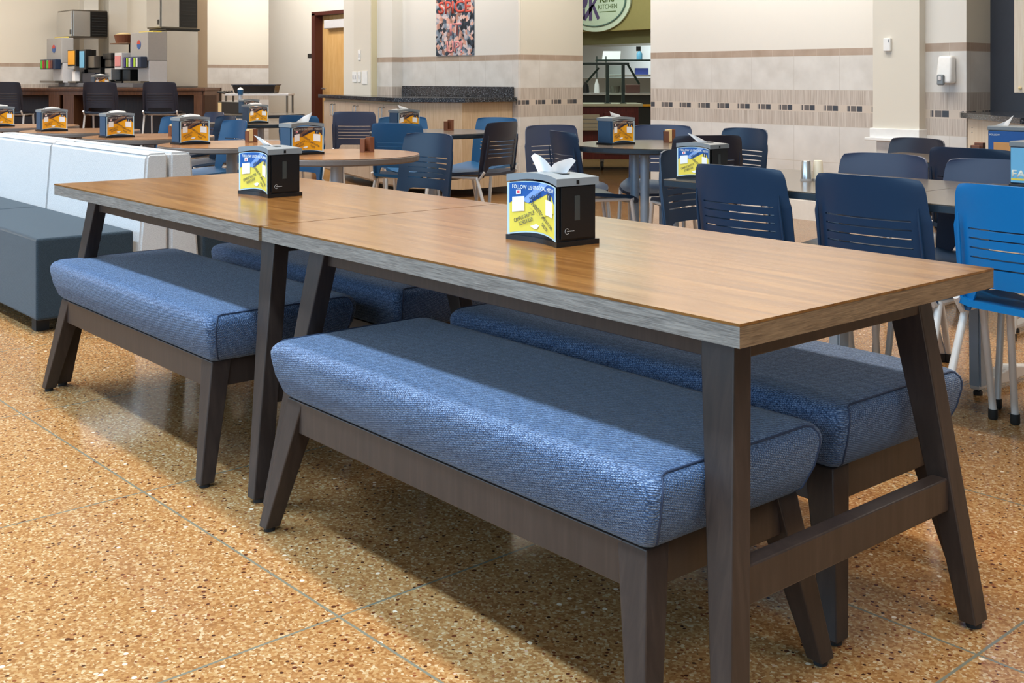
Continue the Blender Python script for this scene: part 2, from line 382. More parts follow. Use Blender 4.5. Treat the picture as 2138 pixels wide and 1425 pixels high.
# kitchen shell
fl('wall_kitchen_back', -20, -3, 18.2, 18.4, 0, CH, plain('kitchen_white_tile', 'dfe7ea', .3, var=.03))
fl('wall_kitchen_left', -19.9, -19.7, 9.6, 18.2, 0, CH, PAINTW)
fl('wall_kitchen_soffit', -19.7, -3, 15.55, 15.75, 2.05, CH, OLIVE)
fl('wall_kitchen_right', -7.25, -7.1, 8.2, 18.2, 0, CH, PAINT)

# door
d = struct(bpy.data.objects.new('door_1', None)); COL.objects.link(d); d.location = (-13.74, 8.46, 0)
box('door_leaf', -.36, .5, -.01, .0, 0.01, 2.03, MAPLE, d, bev=.001)
bm = bmesh.new(); bx(bm, -.45, -.36, -.14, 0, 0, 2.06, .003); bx(bm, -.45, .5, -.14, 0, 2.03, 2.08, .003); mk('door_frame', bm, DBROWN, d)
bm = bmesh.new(); tube(bm, [(-.29, -.01, 1.0), (-.29, -.07, 1.0), (-.17, -.075, 1.0)], .012, 8); lathe(bm, [(0, 0), (.035, 0), (.035, .01), (0, .01)], 16)
mk('door_handle', bm, STEEL, d)
box('door_closer', -.2, .42, -.09, -.01, 1.84, 1.96, LGREY, d, bev=.01)

# poster with lettering
t = NT('poster_print', .5, .3); q1 = t.vor(t.obj(), 22, 'Color'); qv = t.sep(q1); n1 = t.noise(t.obj(), 9, 3)
c = t.ramp(t.ma('ADD', t.ma('MULTIPLY', qv[0], .5), t.ma('MULTIPLY', n1, .5)), [(.25, lin('1d232b')), (.38, lin('3c4c5c')), (.46, lin('8795a5')), (.54, lin('dcc9c6')), (.62, lin('d9a08c')), (.75, lin('2a3038'))])
t.col(c); POST = t.m
p = thing('poster', 'tall food poster reading SPICE IT UP in red letters on cream wall above granite counter', 'poster', (-9.56, 7.34, 0))
box('poster_sheet', -.325, .325, -.012, -.002, 1.385, 2.3, POST, p, bev=.001)
for body, z, w_, h_, m, xx in (('SPICE', 1.895, .56, .135, RED, 0), ('IT', 1.66, .2, .13, PNK, .02), ('UP!', 1.475, .27, .13, PNK, .0)):
    text('poster_lettering', body, w_, m, p, face_mtx(xx, -.0125, z), h_, .002, .02)
# small wall fittings
tag(box('room_sign', -14.52, -14.37, 8.45, 8.46, 1.44, 1.50, plain('sign_black', '2a2a2a', .5), bev=.001), 'small black sign plate on the cream wall left of the maple door', 'sign')
def plate(name, x, y, z, w_, h_, label, cat, slots=0, grp=None):
    r = thing(name, label, cat, (x, y, z), 0, grp)
    box('wall_plate', -w_/2, w_/2, -.008, 0, -h_/2, h_/2, WHITE, r, bev=.002)
    for k in range(slots): box('toggle', -w_/2+w_*(k+.5)/slots-.008, -w_/2+w_*(k+.5)/slots+.008, -.016, -.008, -.02, .02, LGREY, r, bev=.002)
    return r
plate('light_switch', -11.17, 7.12, 1.16, .09, .12, 'white double light switch, leftmost fitting beside the cream pier', 'switch', 2)
plate('light_switch', -11.07, 7.12, 1.16, .06, .12, 'narrow white single light switch between double switch and blank plate', 'switch', 1)
plate('wall_plate', -10.96, 7.12, 1.155, .11, .15, 'blank white wall plate right of the two switches', 'plate')
plate('thermostat', -11.07, 7.12, 1.41, .05, .12, 'slim white thermostat on cream wall above the light switches', 'thermostat', 1)
r = thing('wall_sensor', 'small white sensor box high on the cream half column', 'sensor', (-4.30, 7.05, 1.375))
box('casing', -.027, .027, -.025, 0, -.045, .045, WHITE, r, bev=.005); box('indicator_window', .012, .018, -.027, -.02, .015, .035, GLIDGREY, r, bev=.001)
# soap dispenser
r = thing('soap_dispenser', 'white wall soap dispenser with grey push lever on the tiled pier', 'dispenser', (-3.90, 7.13, 1.11))
bm = bmesh.new(); hexa(bm, [(-.056, -.085, 0), (.056, -.085, 0), (.056, 0, 0), (-.056, 0, 0), (-.05, -.06, .185), (.05, -.06, .185), (.05, 0, .185), (-.05, 0, .185)], .018, seg=4); mk('housing', bm, WHITE, r, True)
box('push_lever', -.034, .014, -.105, -.075, -.012, .06, GLIDGREY, r, bev=.01); box('lever_window', -.022, .002, -.109, -.10, .02, .046, LGREY, r, bev=.004)
# condiment alcove: counter and wall cabinet
r = thing('condiment_counter', 'light ash counter unit with dark granite top at the right edge under the wall cabinet', 'counter', (0, 0, 0))
bm = bmesh.new(); prism(bm, [(-3.71, 6.93), (-3.745, 6.98), (-3.745, 7.12), (-3.6, 7.44), (1.5, 7.44), (1.5, 5.95), (-2.6, 6.02), (-3.0, 6.25)], .892, .925, 'z'); mk('granite_top', bm, GRAN, r)
bm = bmesh.new(); prism(bm, [(-3.68, 6.96), (-3.68, 7.42), (1.4, 7.42), (1.4, 6.05), (-2.62, 6.08), (-2.98, 6.31)], .0, .892, 'z'); mk('cabinet_body', bm, CABL, r)
for zz in (.83, .80): bm = bmesh.new(); lathe(bm, [(0, 0), (.004, 0), (.004, .004), (0, .004)], 8); mk('screw_cap', bm, GREYP, r, loc=(-3.62, 6.90, zz))
r = thing('wall_cabinet', 'light ash wall cabinet hanging over the condiment counter at the right edge', 'cabinet', (0, 0, 0))
box('cabinet_body', -3.34, .9, 6.88, 7.44, 1.055, 2.2, CABL, r); bm = bmesh.new(); lathe(bm, [(0, 0), (.008, 0), (.01, .01), (0, .014)], 12)
mk('door_knob', bm, CREAM, r, rot=(PI/2, 0, 0), loc=(-3.30, 6.88, 1.085))

# granite topped base cabinets under the poster
r = thing('base_cabinet_run', 'pale laminate base cabinets with black speckled granite top under the poster', 'cabinet', (0, 0, 0))
x0, x1, y0 = -10.85, -8.62, 6.45
bm = bmesh.new(); prism(bm, [(-11.75, 6.98), (-11.75, 7.1), (-10.84, 7.11), (-10.82, 7.19), (-10.54, 7.19), (-10.52, 7.33), (-8.55, 7.33), (-8.55, 6.68), (-9.1, 6.25)], .915, .955, 'z'); mk('granite_top', bm, GRAN, r)
box('backsplash', -10.50, -8.60, 7.31, 7.335, .955, 1.06, GRAN, r)
bm = bmesh.new(); prism(bm, [(-11.62, 7.0), (-11.6, 7.1), (-10.84, 7.11), (-10.82, 7.19), (-10.54, 7.19), (-10.52, 7.33), (-8.62, 7.33), (-8.62, 6.70), (-9.12, 6.32)], .08, .915, 'z'); mk('cabinet_body', bm, CABX, r)
# doors along the slanted front
A = Vector((-11.62, 7.0, 0)); B = Vector((-9.12, 6.32, 0)); dv = (B-A); L = dv.length; ang = math.atan2(dv.y, dv.x)
for k in range(6):
    w_ = L/6
    dr = box('cabinet_door', .006, w_-.006, -.02, -.001, .1, .885, CAB, r, bev=.002)
    dr.location = A+dv*(k/6); dr.rotation_euler = (0, 0, ang)
    hx = w_-.05 if k % 2 == 0 else .05
    bm = bmesh.new(); tube(bm, [(hx, -.02, .72), (hx, -.05, .725), (hx, -.05, .845), (hx, -.02, .85)], .007, 8); mk('handle', bm, STEEL, dr)

# kitchen sign (oval)
r = thing('oval_sign', 'pale green oval sign reading Kind Kitchen with purple emblem on olive wall', 'sign', (-15.72, 15.53, 2.62))
def ell(a, b, n=48): return [(a*math.cos(2*PI*k/n), b*math.sin(2*PI*k/n)) for k in range(n)]
for nm, a, b, yy, m in (('sign_board', .90, .58, 0, plain('sign_pale_green', 'c3cdb8', .5)), ('sign_ring', .80, .48, -.035, plain('sign_green_line', '5c7a72', .5)), ('sign_face', .785, .465, -.04, plain('sign_face_green', 'b7c4ae', .5))):
    bm = bmesh.new(); prism(bm, ell(a, b), yy-.03, yy, 'y'); mk(nm, bm, m, r)
PUR = plain('sign_purple', '54466a', .5); OLG = plain('sign_olive_green', '4a5c2a', .5)
text('sign_lettering', 'Kind', .38, OLG, r, face_mtx(.32, -.071, .06), .17, .003, .02)
text('sign_lettering', 'KITCHEN', .5, OLG, r, face_mtx(.34, -.071, -.11), .09, .003)
box('sign_underline', .12, .56, -.074, -.071, -.215, -.2, OLG, r, bev=0)
bm = bmesh.new()
def bar(p, q, w_):
    p = Vector(p); q = Vector(q); n_ = (q-p).normalized(); n_ = Vector((-n_.y, n_.x))*w_/2
    prism(bm, [tuple(p-n_), tuple(q-n_), tuple(q+n_), tuple(p+n_)], -.078, -.071, 'y')
bar((-.12, -.36), (-.12, .14), .08); bar((-.1, -.12), (.03, .05), .06); bar((-.06, -.06), (.1, -.34), .07); bar((-.3, -.34), (-.3, -.12), .05); bar((-.3, -.33), (-.1, -.12), .09)
prism(bm, [(a*.8+.06, b+.12) for a, b in ell(.085, .09, 20)], -.078, -.071, 'y')
prism(bm, [(a-.3, b+.04) for a, b in ell(.10, .15, 20)], -.078, -.071, 'y')
mk('sign_emblem', bm, PUR, r)

# ------------------------------------------------------------------ dining tables with splayed legs
TABLES = []
def leg4(bm, T, B, z0, z1, bev=.003):
    hexa(bm, [(B[0], B[2], z0), (B[1], B[2], z0), (B[1], B[3], z0), (B[0], B[3], z0), (T[0], T[2], z1), (T[1], T[2], z1), (T[1], T[3], z1), (T[0], T[3], z1)], bev)
def make_table():
    r = thing('dining_table', '', 'table')
    L, Wd = 1.60, .836; hx, hy = L/2, Wd/2
    bm = bmesh.new(); bx(bm, -hx, hx, -hy, hy, .7495-.004, .75); mk('laminate_top', bm, WOOD, r)
    bm = bmesh.new(); bx(bm, -hx+.0005, hx-.0005, -hy+.0005, hy-.0005, .71, .7455)
    for f in bm.faces:
        n = f.normal; f.normal_update(); f.material_index = 1 if abs(f.normal.x) > .5 else 0  # light by facing put into colour: warm on x faces, cool on y
    mk('edge_band', bm, [EDGE, EDGEX], r)
    for sx in (-1, 1):
        for sy in (-1, 1):
            def m(a, b, s): return (a, b) if s > 0 else (-b, -a)
            T = m(.633, .710, sx)+m(.271, .319, sy); B = m(.748, .785, sx)+m(.372, .424, sy)
            bm = bmesh.new(); leg4(bm, T, B, .012, .71); lg = mk('leg', bm, STAIN, r)
            bm = bmesh.new(); lathe(bm, [(0, 0), (.016, 0), (.016, .012), (0, .012)], 16); mk('glide', bm, RUB, lg, loc=((B[0]+B[1])/2, (B[2]+B[3])/2, 0))
    for sy in (-1, 1):
        ya = sy*.30; box('apron', -.64, .64, ya-.011, ya+.011, .652, .71, STAIN, r, bev=.002)
    for sx in (-1, 1):
        xa = sx*.70; box('end_apron', xa-.011, xa+.011, -.28, .28, .658, .71, STAIN, r, bev=.002)
        xs = sx*.728
        box('stretcher', xs-.018, xs+.018, -.335, .335, .25, .318, STAIN, r, bev=.003)
    return r
t2 = make_table(); t2.location = (-1.96, 1.884, 0); t2['label'] = 'near wood-topped dining table with dark splayed legs, tissue box at its middle'
t1 = dup(t2, (-3.566, 1.878, 0), 0, 'far wood-topped dining table end-to-end with the nearer one, beside the pale booth')
for o_ in (t1, t2): o_['group'] = 'wood-topped dining tables set end to end'

# ------------------------------------------------------------------ upholstered benches
def make_bench():
    r = thing('upholstered_bench', '', 'bench')
    hx, hy = .6625, .249
    bm = bmesh.new()
    # cushion: rings from bottom to top, rounded plan corners
    def ring(ax, ay, z, rc=.03, n=5):
        pts = []
        for (sx, sy, a0) in ((1, 1, 0), (-1, 1, PI/2), (-1, -1, PI), (1, -1, 1.5*PI)):
            for k in range(n+1):
                a = a0+PI/2*k/n; pts.append(bm.verts.new((sx*(ax-rc)+rc*math.cos(a), sy*(ay-rc)+rc*math.sin(a), z)))
        return pts
    prof = [(.61, .204, .337, .015), (.618, .212, .338, .018), (.634, .226, .352, .02), (.652, .241, .395, .022), (.6615, .248, .435, .024), (.6625, .249, .450, .025), (.660, .2465, .461, .027), (.653, .240, .470, .028), (.641, .229, .476, .028), (.615, .208, .479, .028), (.55, .165, .480, .03)]
    rings = [ring(*p) for p in prof]
    for A, B in zip(rings, rings[1:]):
        n = len(A)
        for k in range(n): bm.faces.new((A[k], A[(k+1) % n], B[(k+1) % n], B[k]))
    bm.faces.new(rings[0][::-1]); bm.faces.new(rings[-1])
    cu = mk('cushion', bm, FAB, r, True)
    for sx in (-1, 1):   # seam piping round the end panels
        pts = []
        for (ax, ay, z) in [(.617, .194, .340), (.634, .207, .352), (.652, .220, .395), (.6615, .225, .435), (.6625, .225, .450), (.660, .221, .461), (.6505, .214, .4725)]: pts.append((sx*(ax+.0005), -(ay), z))
        pts2 = [(x, -y, z) for x, y, z in pts][::-1]
        bm = bmesh.new(); tube(bm, pts+[(sx*.6475, -.2, .4752), (sx*.6475, .2, .4752)]+pts2, .0022, 6); mk('piping', bm, PIPE, cu, True)
    for sx in (-1, 1):
        for sy in (-1, 1):
            def m(a, b, s): return (a, b) if s > 0 else (-b, -a)
            T = m(.545, .617, sx)+m(.155, .215, sy); B = m(.628, .664, sx)+m(.230, .272, sy)
            bm = bmesh.new(); leg4(bm, T, B, .01, .337); lg = mk('leg', bm, STAIN, r)
            bm = bmesh.new(); lathe(bm, [(0, 0), (.014, 0), (.014, .01), (0, .01)], 16); mk('glide', bm, RUB, lg, loc=((B[0]+B[1])/2, (B[2]+B[3])/2, 0))
    for sy in (-1, 1): box('rail', -.56, .56, sy*.205-.011, sy*.205+.011, .258, .337, STAIN, r, bev=.002)
    for sx in (-1, 1): box('end_rail', sx*.60-.011, sx*.60+.011, -.17, .17, .262, .337, STAIN, r, bev=.002)
    return r
b1 = make_bench(); b1.location = (-1.957, 1.656, 0)
b1['label'] = 'nearest blue tweed bench, tucked under the front side of the near table'; b1['group'] = 'blue tweed benches under the dining tables'
dup(b1, (-1.985, 2.249, 0), 0, 'blue tweed bench behind the near table, sticking out past its right legs')
dup(b1, (-3.645, 1.668, 0), 0, 'blue tweed bench under the front of the far table, beside the charcoal booth seat')
dup(b1, (-3.64, 2.30, 0), 0, 'blue tweed bench behind the far table, mostly hidden between table legs')

# ------------------------------------------------------------------ booth seating
def booth(x0, x1, flip, label):
    r = thing('booth_bench', label, 'booth', ((x0+x1)/2, 2.30, 0), PI if flip else 0, 'back-to-back booth benches')
    h = (x1-x0)/2-.004
    bm = bmesh.new(); prism(bm, [(-.17, .05), (-.005, .05), (-.005, .787), (-.10, .787), (-.115, .775)], -h, h, 'x')
    bmesh.ops.bevel(bm, geom=list(bm.edges), offset=.012, segments=3, affect='EDGES'); mk('backrest', bm, FABWHITE, r)
    bm = bmesh.new(); bx(bm, -h, h, -.62, -.175, .06, .428, .012, seg=3); mk('seat', bm, FABGREY, r)
    for sx in (-1, 1):
        for yy in (-.57, -.1): box('foot', sx*(h-.1)-.03, sx*(h-.1)+.03, yy-.03, yy+.03, 0, .061, RUB, r, bev=.002)
    return r
booth(-6.58, -5.25, False, 'front booth bench, pale linen back and charcoal seat, nearest the far dining table')
booth(-7.93, -6.58, False, 'second front booth bench with pale back, cut off by the left frame edge')
booth(-9.28, -7.93, False, 'third front booth bench, pale back only at the left frame edge')
booth(-6.58, -5.25, True, 'rear booth bench back to back with the front one, nearest the round tables')
booth(-7.93, -6.58, True, 'second rear booth bench with pale back, behind the left booth')

# ------------------------------------------------------------------ plastic chairs
def shell(bm, zt=.83, zb=.43, seat=0):
    """curved back with rounded top corners, five slots and an arch at the bottom"""
    N = 22
    xs = [-1+2*k/N for k in range(N+1)]
    rows = []
    z = .52
    slots = []
    rows = [.43, .455, .48, .50, .52, .55]
    for k in range(5):
        zz = .572+k*.029; rows += [zz, zz+.0055]; slots.append(len(rows)-2)
    rows += [.715, .74, .765, .785, .805, .818, .826, .83]
    off = zt-.83
    assert rows == sorted(rows)
    V = {}
    for j, z in enumerate(rows):
        hw = .212 + (.005 if z < .7 else -.012*(z-.7)/.13)
        if z > .79: hw -= .013*((z-.79)/.04)**3
        for i, u in enumerate(xs):
            x = u*hw
            zz = z
            if z < .52:
                # arch: centre is lifted, sides run down
                a = min(1, max(0, (abs(u)-.62)/.2)); zlow = .515-(.515-.43)*a
                zz = .52-(.52-z)/(.52-.43)*(.52-zlow)
            if z > .80: zz = z-.007*abs(u)**6
            y = -.19-.06*((zz-.43)/.4)**1.2+.048*abs(u)**2.2
            V[i, j] = bm.verts.new((x, y, zz+off))
    for j in range(len(rows)-1):
        for i in range(N):
            if j in slots and 3 <= i < N-3: continue
            bm.faces.new((V[i, j], V[i+1, j], V[i+1, j+1], V[i, j+1]))
    for v in [v for v in bm.verts if not v.link_faces]: bm.verts.remove(v)
    bmesh.ops.recalc_face_normals(bm, faces=bm.faces)
    geo = bmesh.ops.solidify(bm, geom=list(bm.faces), thickness=.007)
def make_chair(mat, dz=0, stool=False):
    r = thing('stool' if stool else 'chair', '', 'stool' if stool else 'chair')
    bm = bmesh.new(); shell(bm, .83+dz); bk = mk('backrest', bm, mat, r, True)
    for sx in (-1, 1):   # raised ribs at the rear corners of the back
        bm = bmesh.new(); tube(bm, [(sx*.196, -.166, .46+dz), (sx*.195, -.173, .50+dz), (sx*.190, -.190, .60+dz), (sx*.187, -.206, .70+dz), (sx*.186, -.209, .735+dz)], [.008, .007, .0055, .0045, .002], 8); mk('rib', bm, mat, bk, True)
    bm = bmesh.new()
    n = 8; P = []
    for k in range(n+1):
        y = -.18+.40*k/n; z = .455+dz+.012*math.cos(PI*k/n)-(.03 if k == n else .008 if k == n-1 else 0); hw = .205+.012*math.sin(PI*k/n)-(.03 if k == n else 0)
        P.append([(-hw, y, z+.012), (-hw*.8, y, z), (0, y, z-.006), (hw*.8, y, z), (hw, y, z+.012)])
    vs = [[bm.verts.new(p) for p in row] for row in P]
    for a in range(n):
        for b in range(4): bm.faces.new((vs[a][b], vs[a][b+1], vs[a+1][b+1], vs[a+1][b]))
    bmesh.ops.recalc_face_normals(bm, faces=bm.faces); bmesh.ops.solidify(bm, geom=list(bm.faces), thickness=.02)
    mk('seat', bm, mat, r, True)
    bm = bmesh.new()
    for sx in (-1, 1): tube(bm, [(sx*.205, -.185, .475+dz), (sx*.205, -.15, .43+dz), (sx*.205, .17, .43+dz)], .011, 8)
    tube(bm, [(-.205, .0, .425+dz), (.205, .0, .425+dz)], .009, 8); mk('seat_frame', bm, LEGW, r, True)
    for sx in (-1, 1):
        for (ya, yb, xa, xb) in ((.155, .215, .205, .215), (-.12, -.265, .208, .228)):
            bm = bmesh.new(); tube(bm, [(sx*xa, ya, .435+dz), (sx*xb, yb, .03)], .0125, 10); lg = mk('leg', bm, LEGW, r, True)
            bm = bmesh.new(); lathe(bm, [(0, 0), (.013, 0), (.016, .006), (.0155, .035), (0, .035)], 12); mk('foot_cap', bm, RUB, lg, True, loc=(sx*xb, yb+.001, 0))
    if stool:
        bm = bmesh.new(); tube(bm, [(-.21, .19, .24), (.21, .19, .24)], .01, 8); tube(bm, [(-.22, -.21, .24), (.22, -.21, .24)], .01, 8)
        for sx in (-1, 1): tube(bm, [(sx*.211, .195, .24), (sx*.221, -.21, .24)], .01, 8)
        mk('footrest', bm, LEGW, r, True)
    return r
proto = {}
def chair(mat, x, y, yaw, label, group='blue plastic stacking chairs', stool=False):
    key = (mat.name, stool)
    if key not in proto:
        base = make_chair(mat, .27 if stool else 0, stool) if key[0] == NAVY.name or stool or (NAVY.name, False) not in proto else None
        if base is None:
            base = dup(proto[(NAVY.name, False)], (0, 0, 0), 0, ''); remat(base, {NAVY: mat})
            if mat is SLATE:
                for ch in base.children:
                    if ch.name.startswith('seat') and not ch.name.startswith('seat_frame'): ch.data.materials[0] = NAVY
        base.location = (x, y, 0); base.rotation_euler = (0, 0, yaw); base['label'] = label; base['group'] = group; proto[key] = base; return base
    return dup(proto[key], (x, y, 0), yaw, label, group)
def cam2w(X, Y): return X*math.cos(PH)-Y*math.sin(PH), X*math.sin(PH)+Y*math.cos(PH)
g = 'blue plastic stacking chairs'
chair(NAVY, -2.62, 3.50, 0, 'navy chair seen from behind, leftmost of three at the near side of the charcoal table')
chair(NAVY, -2.09, 3.50, 0, 'navy chair seen from behind, between another navy chair and a bright blue one')
chair(BRIGHT, -1.585, 3.50, 0, 'bright blue chair seen from behind, cut off by the right frame edge')
chair(SLATE, -2.615, 4.05, PI, 'slate blue chair facing the camera across the charcoal table, near the tumblers')
chair(SLATE, -2.14, 4.06, PI, 'slate blue chair facing the camera, half hidden behind the bright blue chair')
chair(CHAR, -3.24, 5.30, PI-.31, 'charcoal chair facing the camera, in front of the white column cap')
chair(NAVY, -2.60, 5.14, .0, 'navy chair seen from behind at the second charcoal table, right edge')
chair(NAVY, -3.15, 3.88, -PI/2, 'navy chair standing at the left end of the charcoal table, behind its tissue box')
# round table on the right (centre -4.65, 5.08)
chair(NAVY, -4.94, 4.84, -.345, 'navy chair seen side-on, left of the four-legged round table')
chair(SLATE, -5.48, 5.13, -PI/2-.19, 'slate grey chair facing the camera behind a navy chair, left of the round table')
chair(SLATE, -5.10, 5.58, PI+.56, 'slate blue chair behind the round table, hidden by its tissue box')
chair(CHAR, -4.30, 5.03, 1.06, 'dark charcoal chair at the front right of the round table, behind a tissue box')
chair(NAVY, -4.55, 5.57, PI-.14, 'dark chair with light slots, right side of the four-legged round table')
# round charcoal table in the middle (centre -6.8, 5.0)
chair(BLUE, -6.74, 4.76, .48, 'blue chair seen from behind at the middle charcoal round table, its seat apron showing')
chair(BLUE, -7.53, 5.30, -PI/2-.4, 'blue chair top peeking out left of the middle charcoal table dispenser')
chair(CHAR, -6.54, 5.25, 1.84, 'dark chair seen side-on with its seat to the left, in front of a blue chair')
chair(BLUE, -7.0, 5.64, PI+.25, 'light-rimmed blue chair directly behind the dark side-on chair')
# wood round tables row
chair(NAVY, -5.25, 3.66, PI+.12, 'slate-topped navy chair with slots, right of the nearest wood round table')
chair(BLUE, -6.72, 3.72, PI+.1, 'blue chair behind the nearest tissue box on the wood round tables')
chair(NAVY, -8.75, 4.12, PI-.05, 'navy chair behind the second wood round table, arch visible under the table edge')
chair(BLUE, -8.90, 3.72, PI, 'blue chair just showing right of the fourth tissue box from the left', )
chair(BLUE, -7.85, 3.75, PI, 'blue chair only a sliver visible right of the third tissue box')
chair(BLUE, -8.66, 5.08, .45, 'wide blue chair with slots seen from behind, in front of the red-framed door')
chair(SLATE, -9.35, 6.0, .8, 'slate blue chair top showing behind the wide blue chair near the door')
chair(SLATE, -9.85, 4.55, PI, 'grey-blue chair top between two tissue boxes at the far left round tables')
for k, (u_, lab) in enumerate(((8, 'dark counter stool cut off by the left frame edge'), (208, 'dark counter stool in front of the dispenser on the drinks counter'), (333, 'dark counter stool in front of the right steel drinks machine'))):
    X = (u_-1069)/2382*13.9; wx_, wy_ = cam2w(X, 14.1); chair(CHAR, wx_, wy_, PH, lab, 'counter stools at the drinks counter', True)

# ------------------------------------------------------------------ tables
def round_table(x, y, rr, dark, posts, label, grp):
    r = thing('round_table', label, 'table', (x, y, 0), 0, grp)
    bm = bmesh.new(); lathe(bm, [(0, .7475), (rr-.003, .7475), (rr-.001, .75-.0005), (rr-.004, .75), (0, .75)], 64); mk('laminate_top', bm, DLAM if dark else RWOOD, r)
    bm = bmesh.new(); lathe(bm, [(0, .715), (rr-.006, .715), (rr, .722), (rr, .743), (rr-.003, .7474), (0, .7474)], 64); mk('edge_band', bm, BEDGE if dark else GEDGE, r, False)
    if posts == 1:
        bm = bmesh.new(); lathe(bm, [(0, .03), (.033, .03), (.033, .715), (0, .715)], 24); mk('pedestal', bm, SILV, r, True)
    else:
        for a in range(4):
            bm = bmesh.new(); lathe(bm, [(0, .03), (.027, .03), (.027, .715), (0, .715)], 20); mk('leg', bm, PALEBLUE, r, True, loc=(.13*math.cos(a*PI/2+.3), .13*math.sin(a*PI/2+.3), 0))
    for a in range(4):
        aa = a*PI/2+PI/4; d_ = Vector((math.cos(aa), math.sin(aa), 0)); n_ = Vector((-d_.y, d_.x, 0)); p0 = n_*.03; p1 = d_*.33+n_*.018; p2 = d_*.33-n_*.018; p3 = -n_*.03
        bm = bmesh.new(); hexa(bm, [tuple(q+Vector((0, 0, .012))) for q in (p3, p2, p1, p0)]+[tuple(q+Vector((0, 0, zz))) for q, zz in ((p3, .055), (p2, .03), (p1, .03), (p0, .055))], .004); mk('base_foot', bm, SILV if posts == 1 else PALEBLUE, r)
    return r
G1 = 'wood-topped round tables behind the booth'; G2 = 'charcoal-topped round tables'
round_table(-5.13, 3.16, .43, False, 1, 'nearest wood round table, right of the front tissue box', G1)
round_table(-6.32, 3.16, .43, False, 1, 'second wood round table from the right, behind the front tissue box', G1)
round_table(-7.50, 3.14, .43, False, 1, 'third wood round table from the right, just over the booth end', G1)
round_table(-8.68, 3.10, .43, False, 1, 'fourth wood round table from the right, behind the booth back', G1)
round_table(-9.85, 3.05, .43, False, 1, 'leftmost wood round table behind the booth', G1)
round_table(-4.66, 5.08, .48, True, 4, 'charcoal round table on four pale legs near the tiled wall', G2)
round_table(-6.82, 5.02, .46, True, 1, 'charcoal round table in front of the pale laminate cabinets', G2)
round_table(-9.25, 4.90, .46, True, 1, 'charcoal round table left of the red-framed door', G2)
round_table(-11.45, 6.05, .5, True, 1, 'farthest charcoal round table beside the white tiled alcove', G2)

def long_table(x0, x1, y0, y1, label, legs):
    r = thing('rectangular_table', label, 'table', (x0, y0, 0), 0, 'charcoal rectangular tables')
    w_, d_ = x1-x0, y1-y0
    box('laminate_top', 0, w_, 0, d_, .746, .75, DLAM, r, bev=.001); box('edge_band', .001, w_-.001, .001, d_-.001, .722, .7458, BEDGE, r, bev=.002)
    for lx, a, b, py in legs:
        bm = bmesh.new(); pr = [(py-.03, .03), (py+.03, .03), (py+.03, .68), (py+.05, .70), (py+.2, .722), (py-.15, .722), (py-.05, .69), (py-.03, .65)]
        prism(bm, pr, lx-.022, lx+.022, 'x'); bmesh.ops.bevel(bm, geom=list(bm.edges), offset=.006, segments=2, affect='EDGES'); mk('leg', bm, PALEBLUE, r)
        bm = bmesh.new(); m_ = (a+b)/2
        P = [(lx-.018, a, .022), (lx+.018, a, .022), (lx+.03, m_, .02), (lx-.03, m_, .02), (lx-.018, a, .04), (lx+.018, a, .04), (lx+.03, m_, .075), (lx-.03, m_, .075)]
        hexa(bm, P, .005); P = [(lx-.03, m_, .02), (lx+.03, m_, .02), (lx+.018, b, .022), (lx-.018, b, .022), (lx-.03, m_, .075), (lx+.03, m_, .075), (lx+.018, b, .04), (lx-.018, b, .04)]
        hexa(bm, P, .005); f_ = mk('base_foot', bm, LEGW, r)
        for yy in (a+.025, b-.025):
            bm = bmesh.new(); lathe(bm, [(0, 0), (.016, 0), (.016, .012), (.008, .022), (0, .022)], 12); mk('glide', bm, RUB, f_, loc=(lx, yy, 0))
    return r
long_table(-3.02, -2.105, 3.345, 4.13, 'charcoal rectangular table with two tumblers, behind the navy chairs', [(.26, .06, .7, .38), (.66, .06, .7, .2)])
long_table(-2.10, -1.1, 3.345, 4.16, 'charcoal rectangular table at the right edge, joined to the one with tumblers', [(.045, .59, 1.05, .62), (.8, .08, .74, .4)])
long_table(-3.30, -2.2, 4.98, 5.72, 'second charcoal rectangular table farther back, under the granite counter', [(.25, .06, .7, .35), (.85, .06, .7, .35)])
for k, (x, y, m, lab) in enumerate(((-2.622, 3.72, STEEL, 'steel tumbler on the charcoal table, left of the cream one'), (-2.60, 3.765, plain('cream_enamel', 'e8dcc4', .4), 'cream tumbler on the charcoal table, right of the steel one'))):
    r = thing('tumbler', lab, 'cup', (x, y, .75))
    bm = bmesh.new(); lathe(bm, [(0, .006), (.021, .006), (.0175, .072), (.015, .077), (0, .078)], 28); mk('cup_wall', bm, m, r, True)
    bm = bmesh.new(); lathe(bm, [(0, 0), (.0225, 0), (.0225, .007), (0, .007)], 28); mk('rim', bm, GREYP, r)

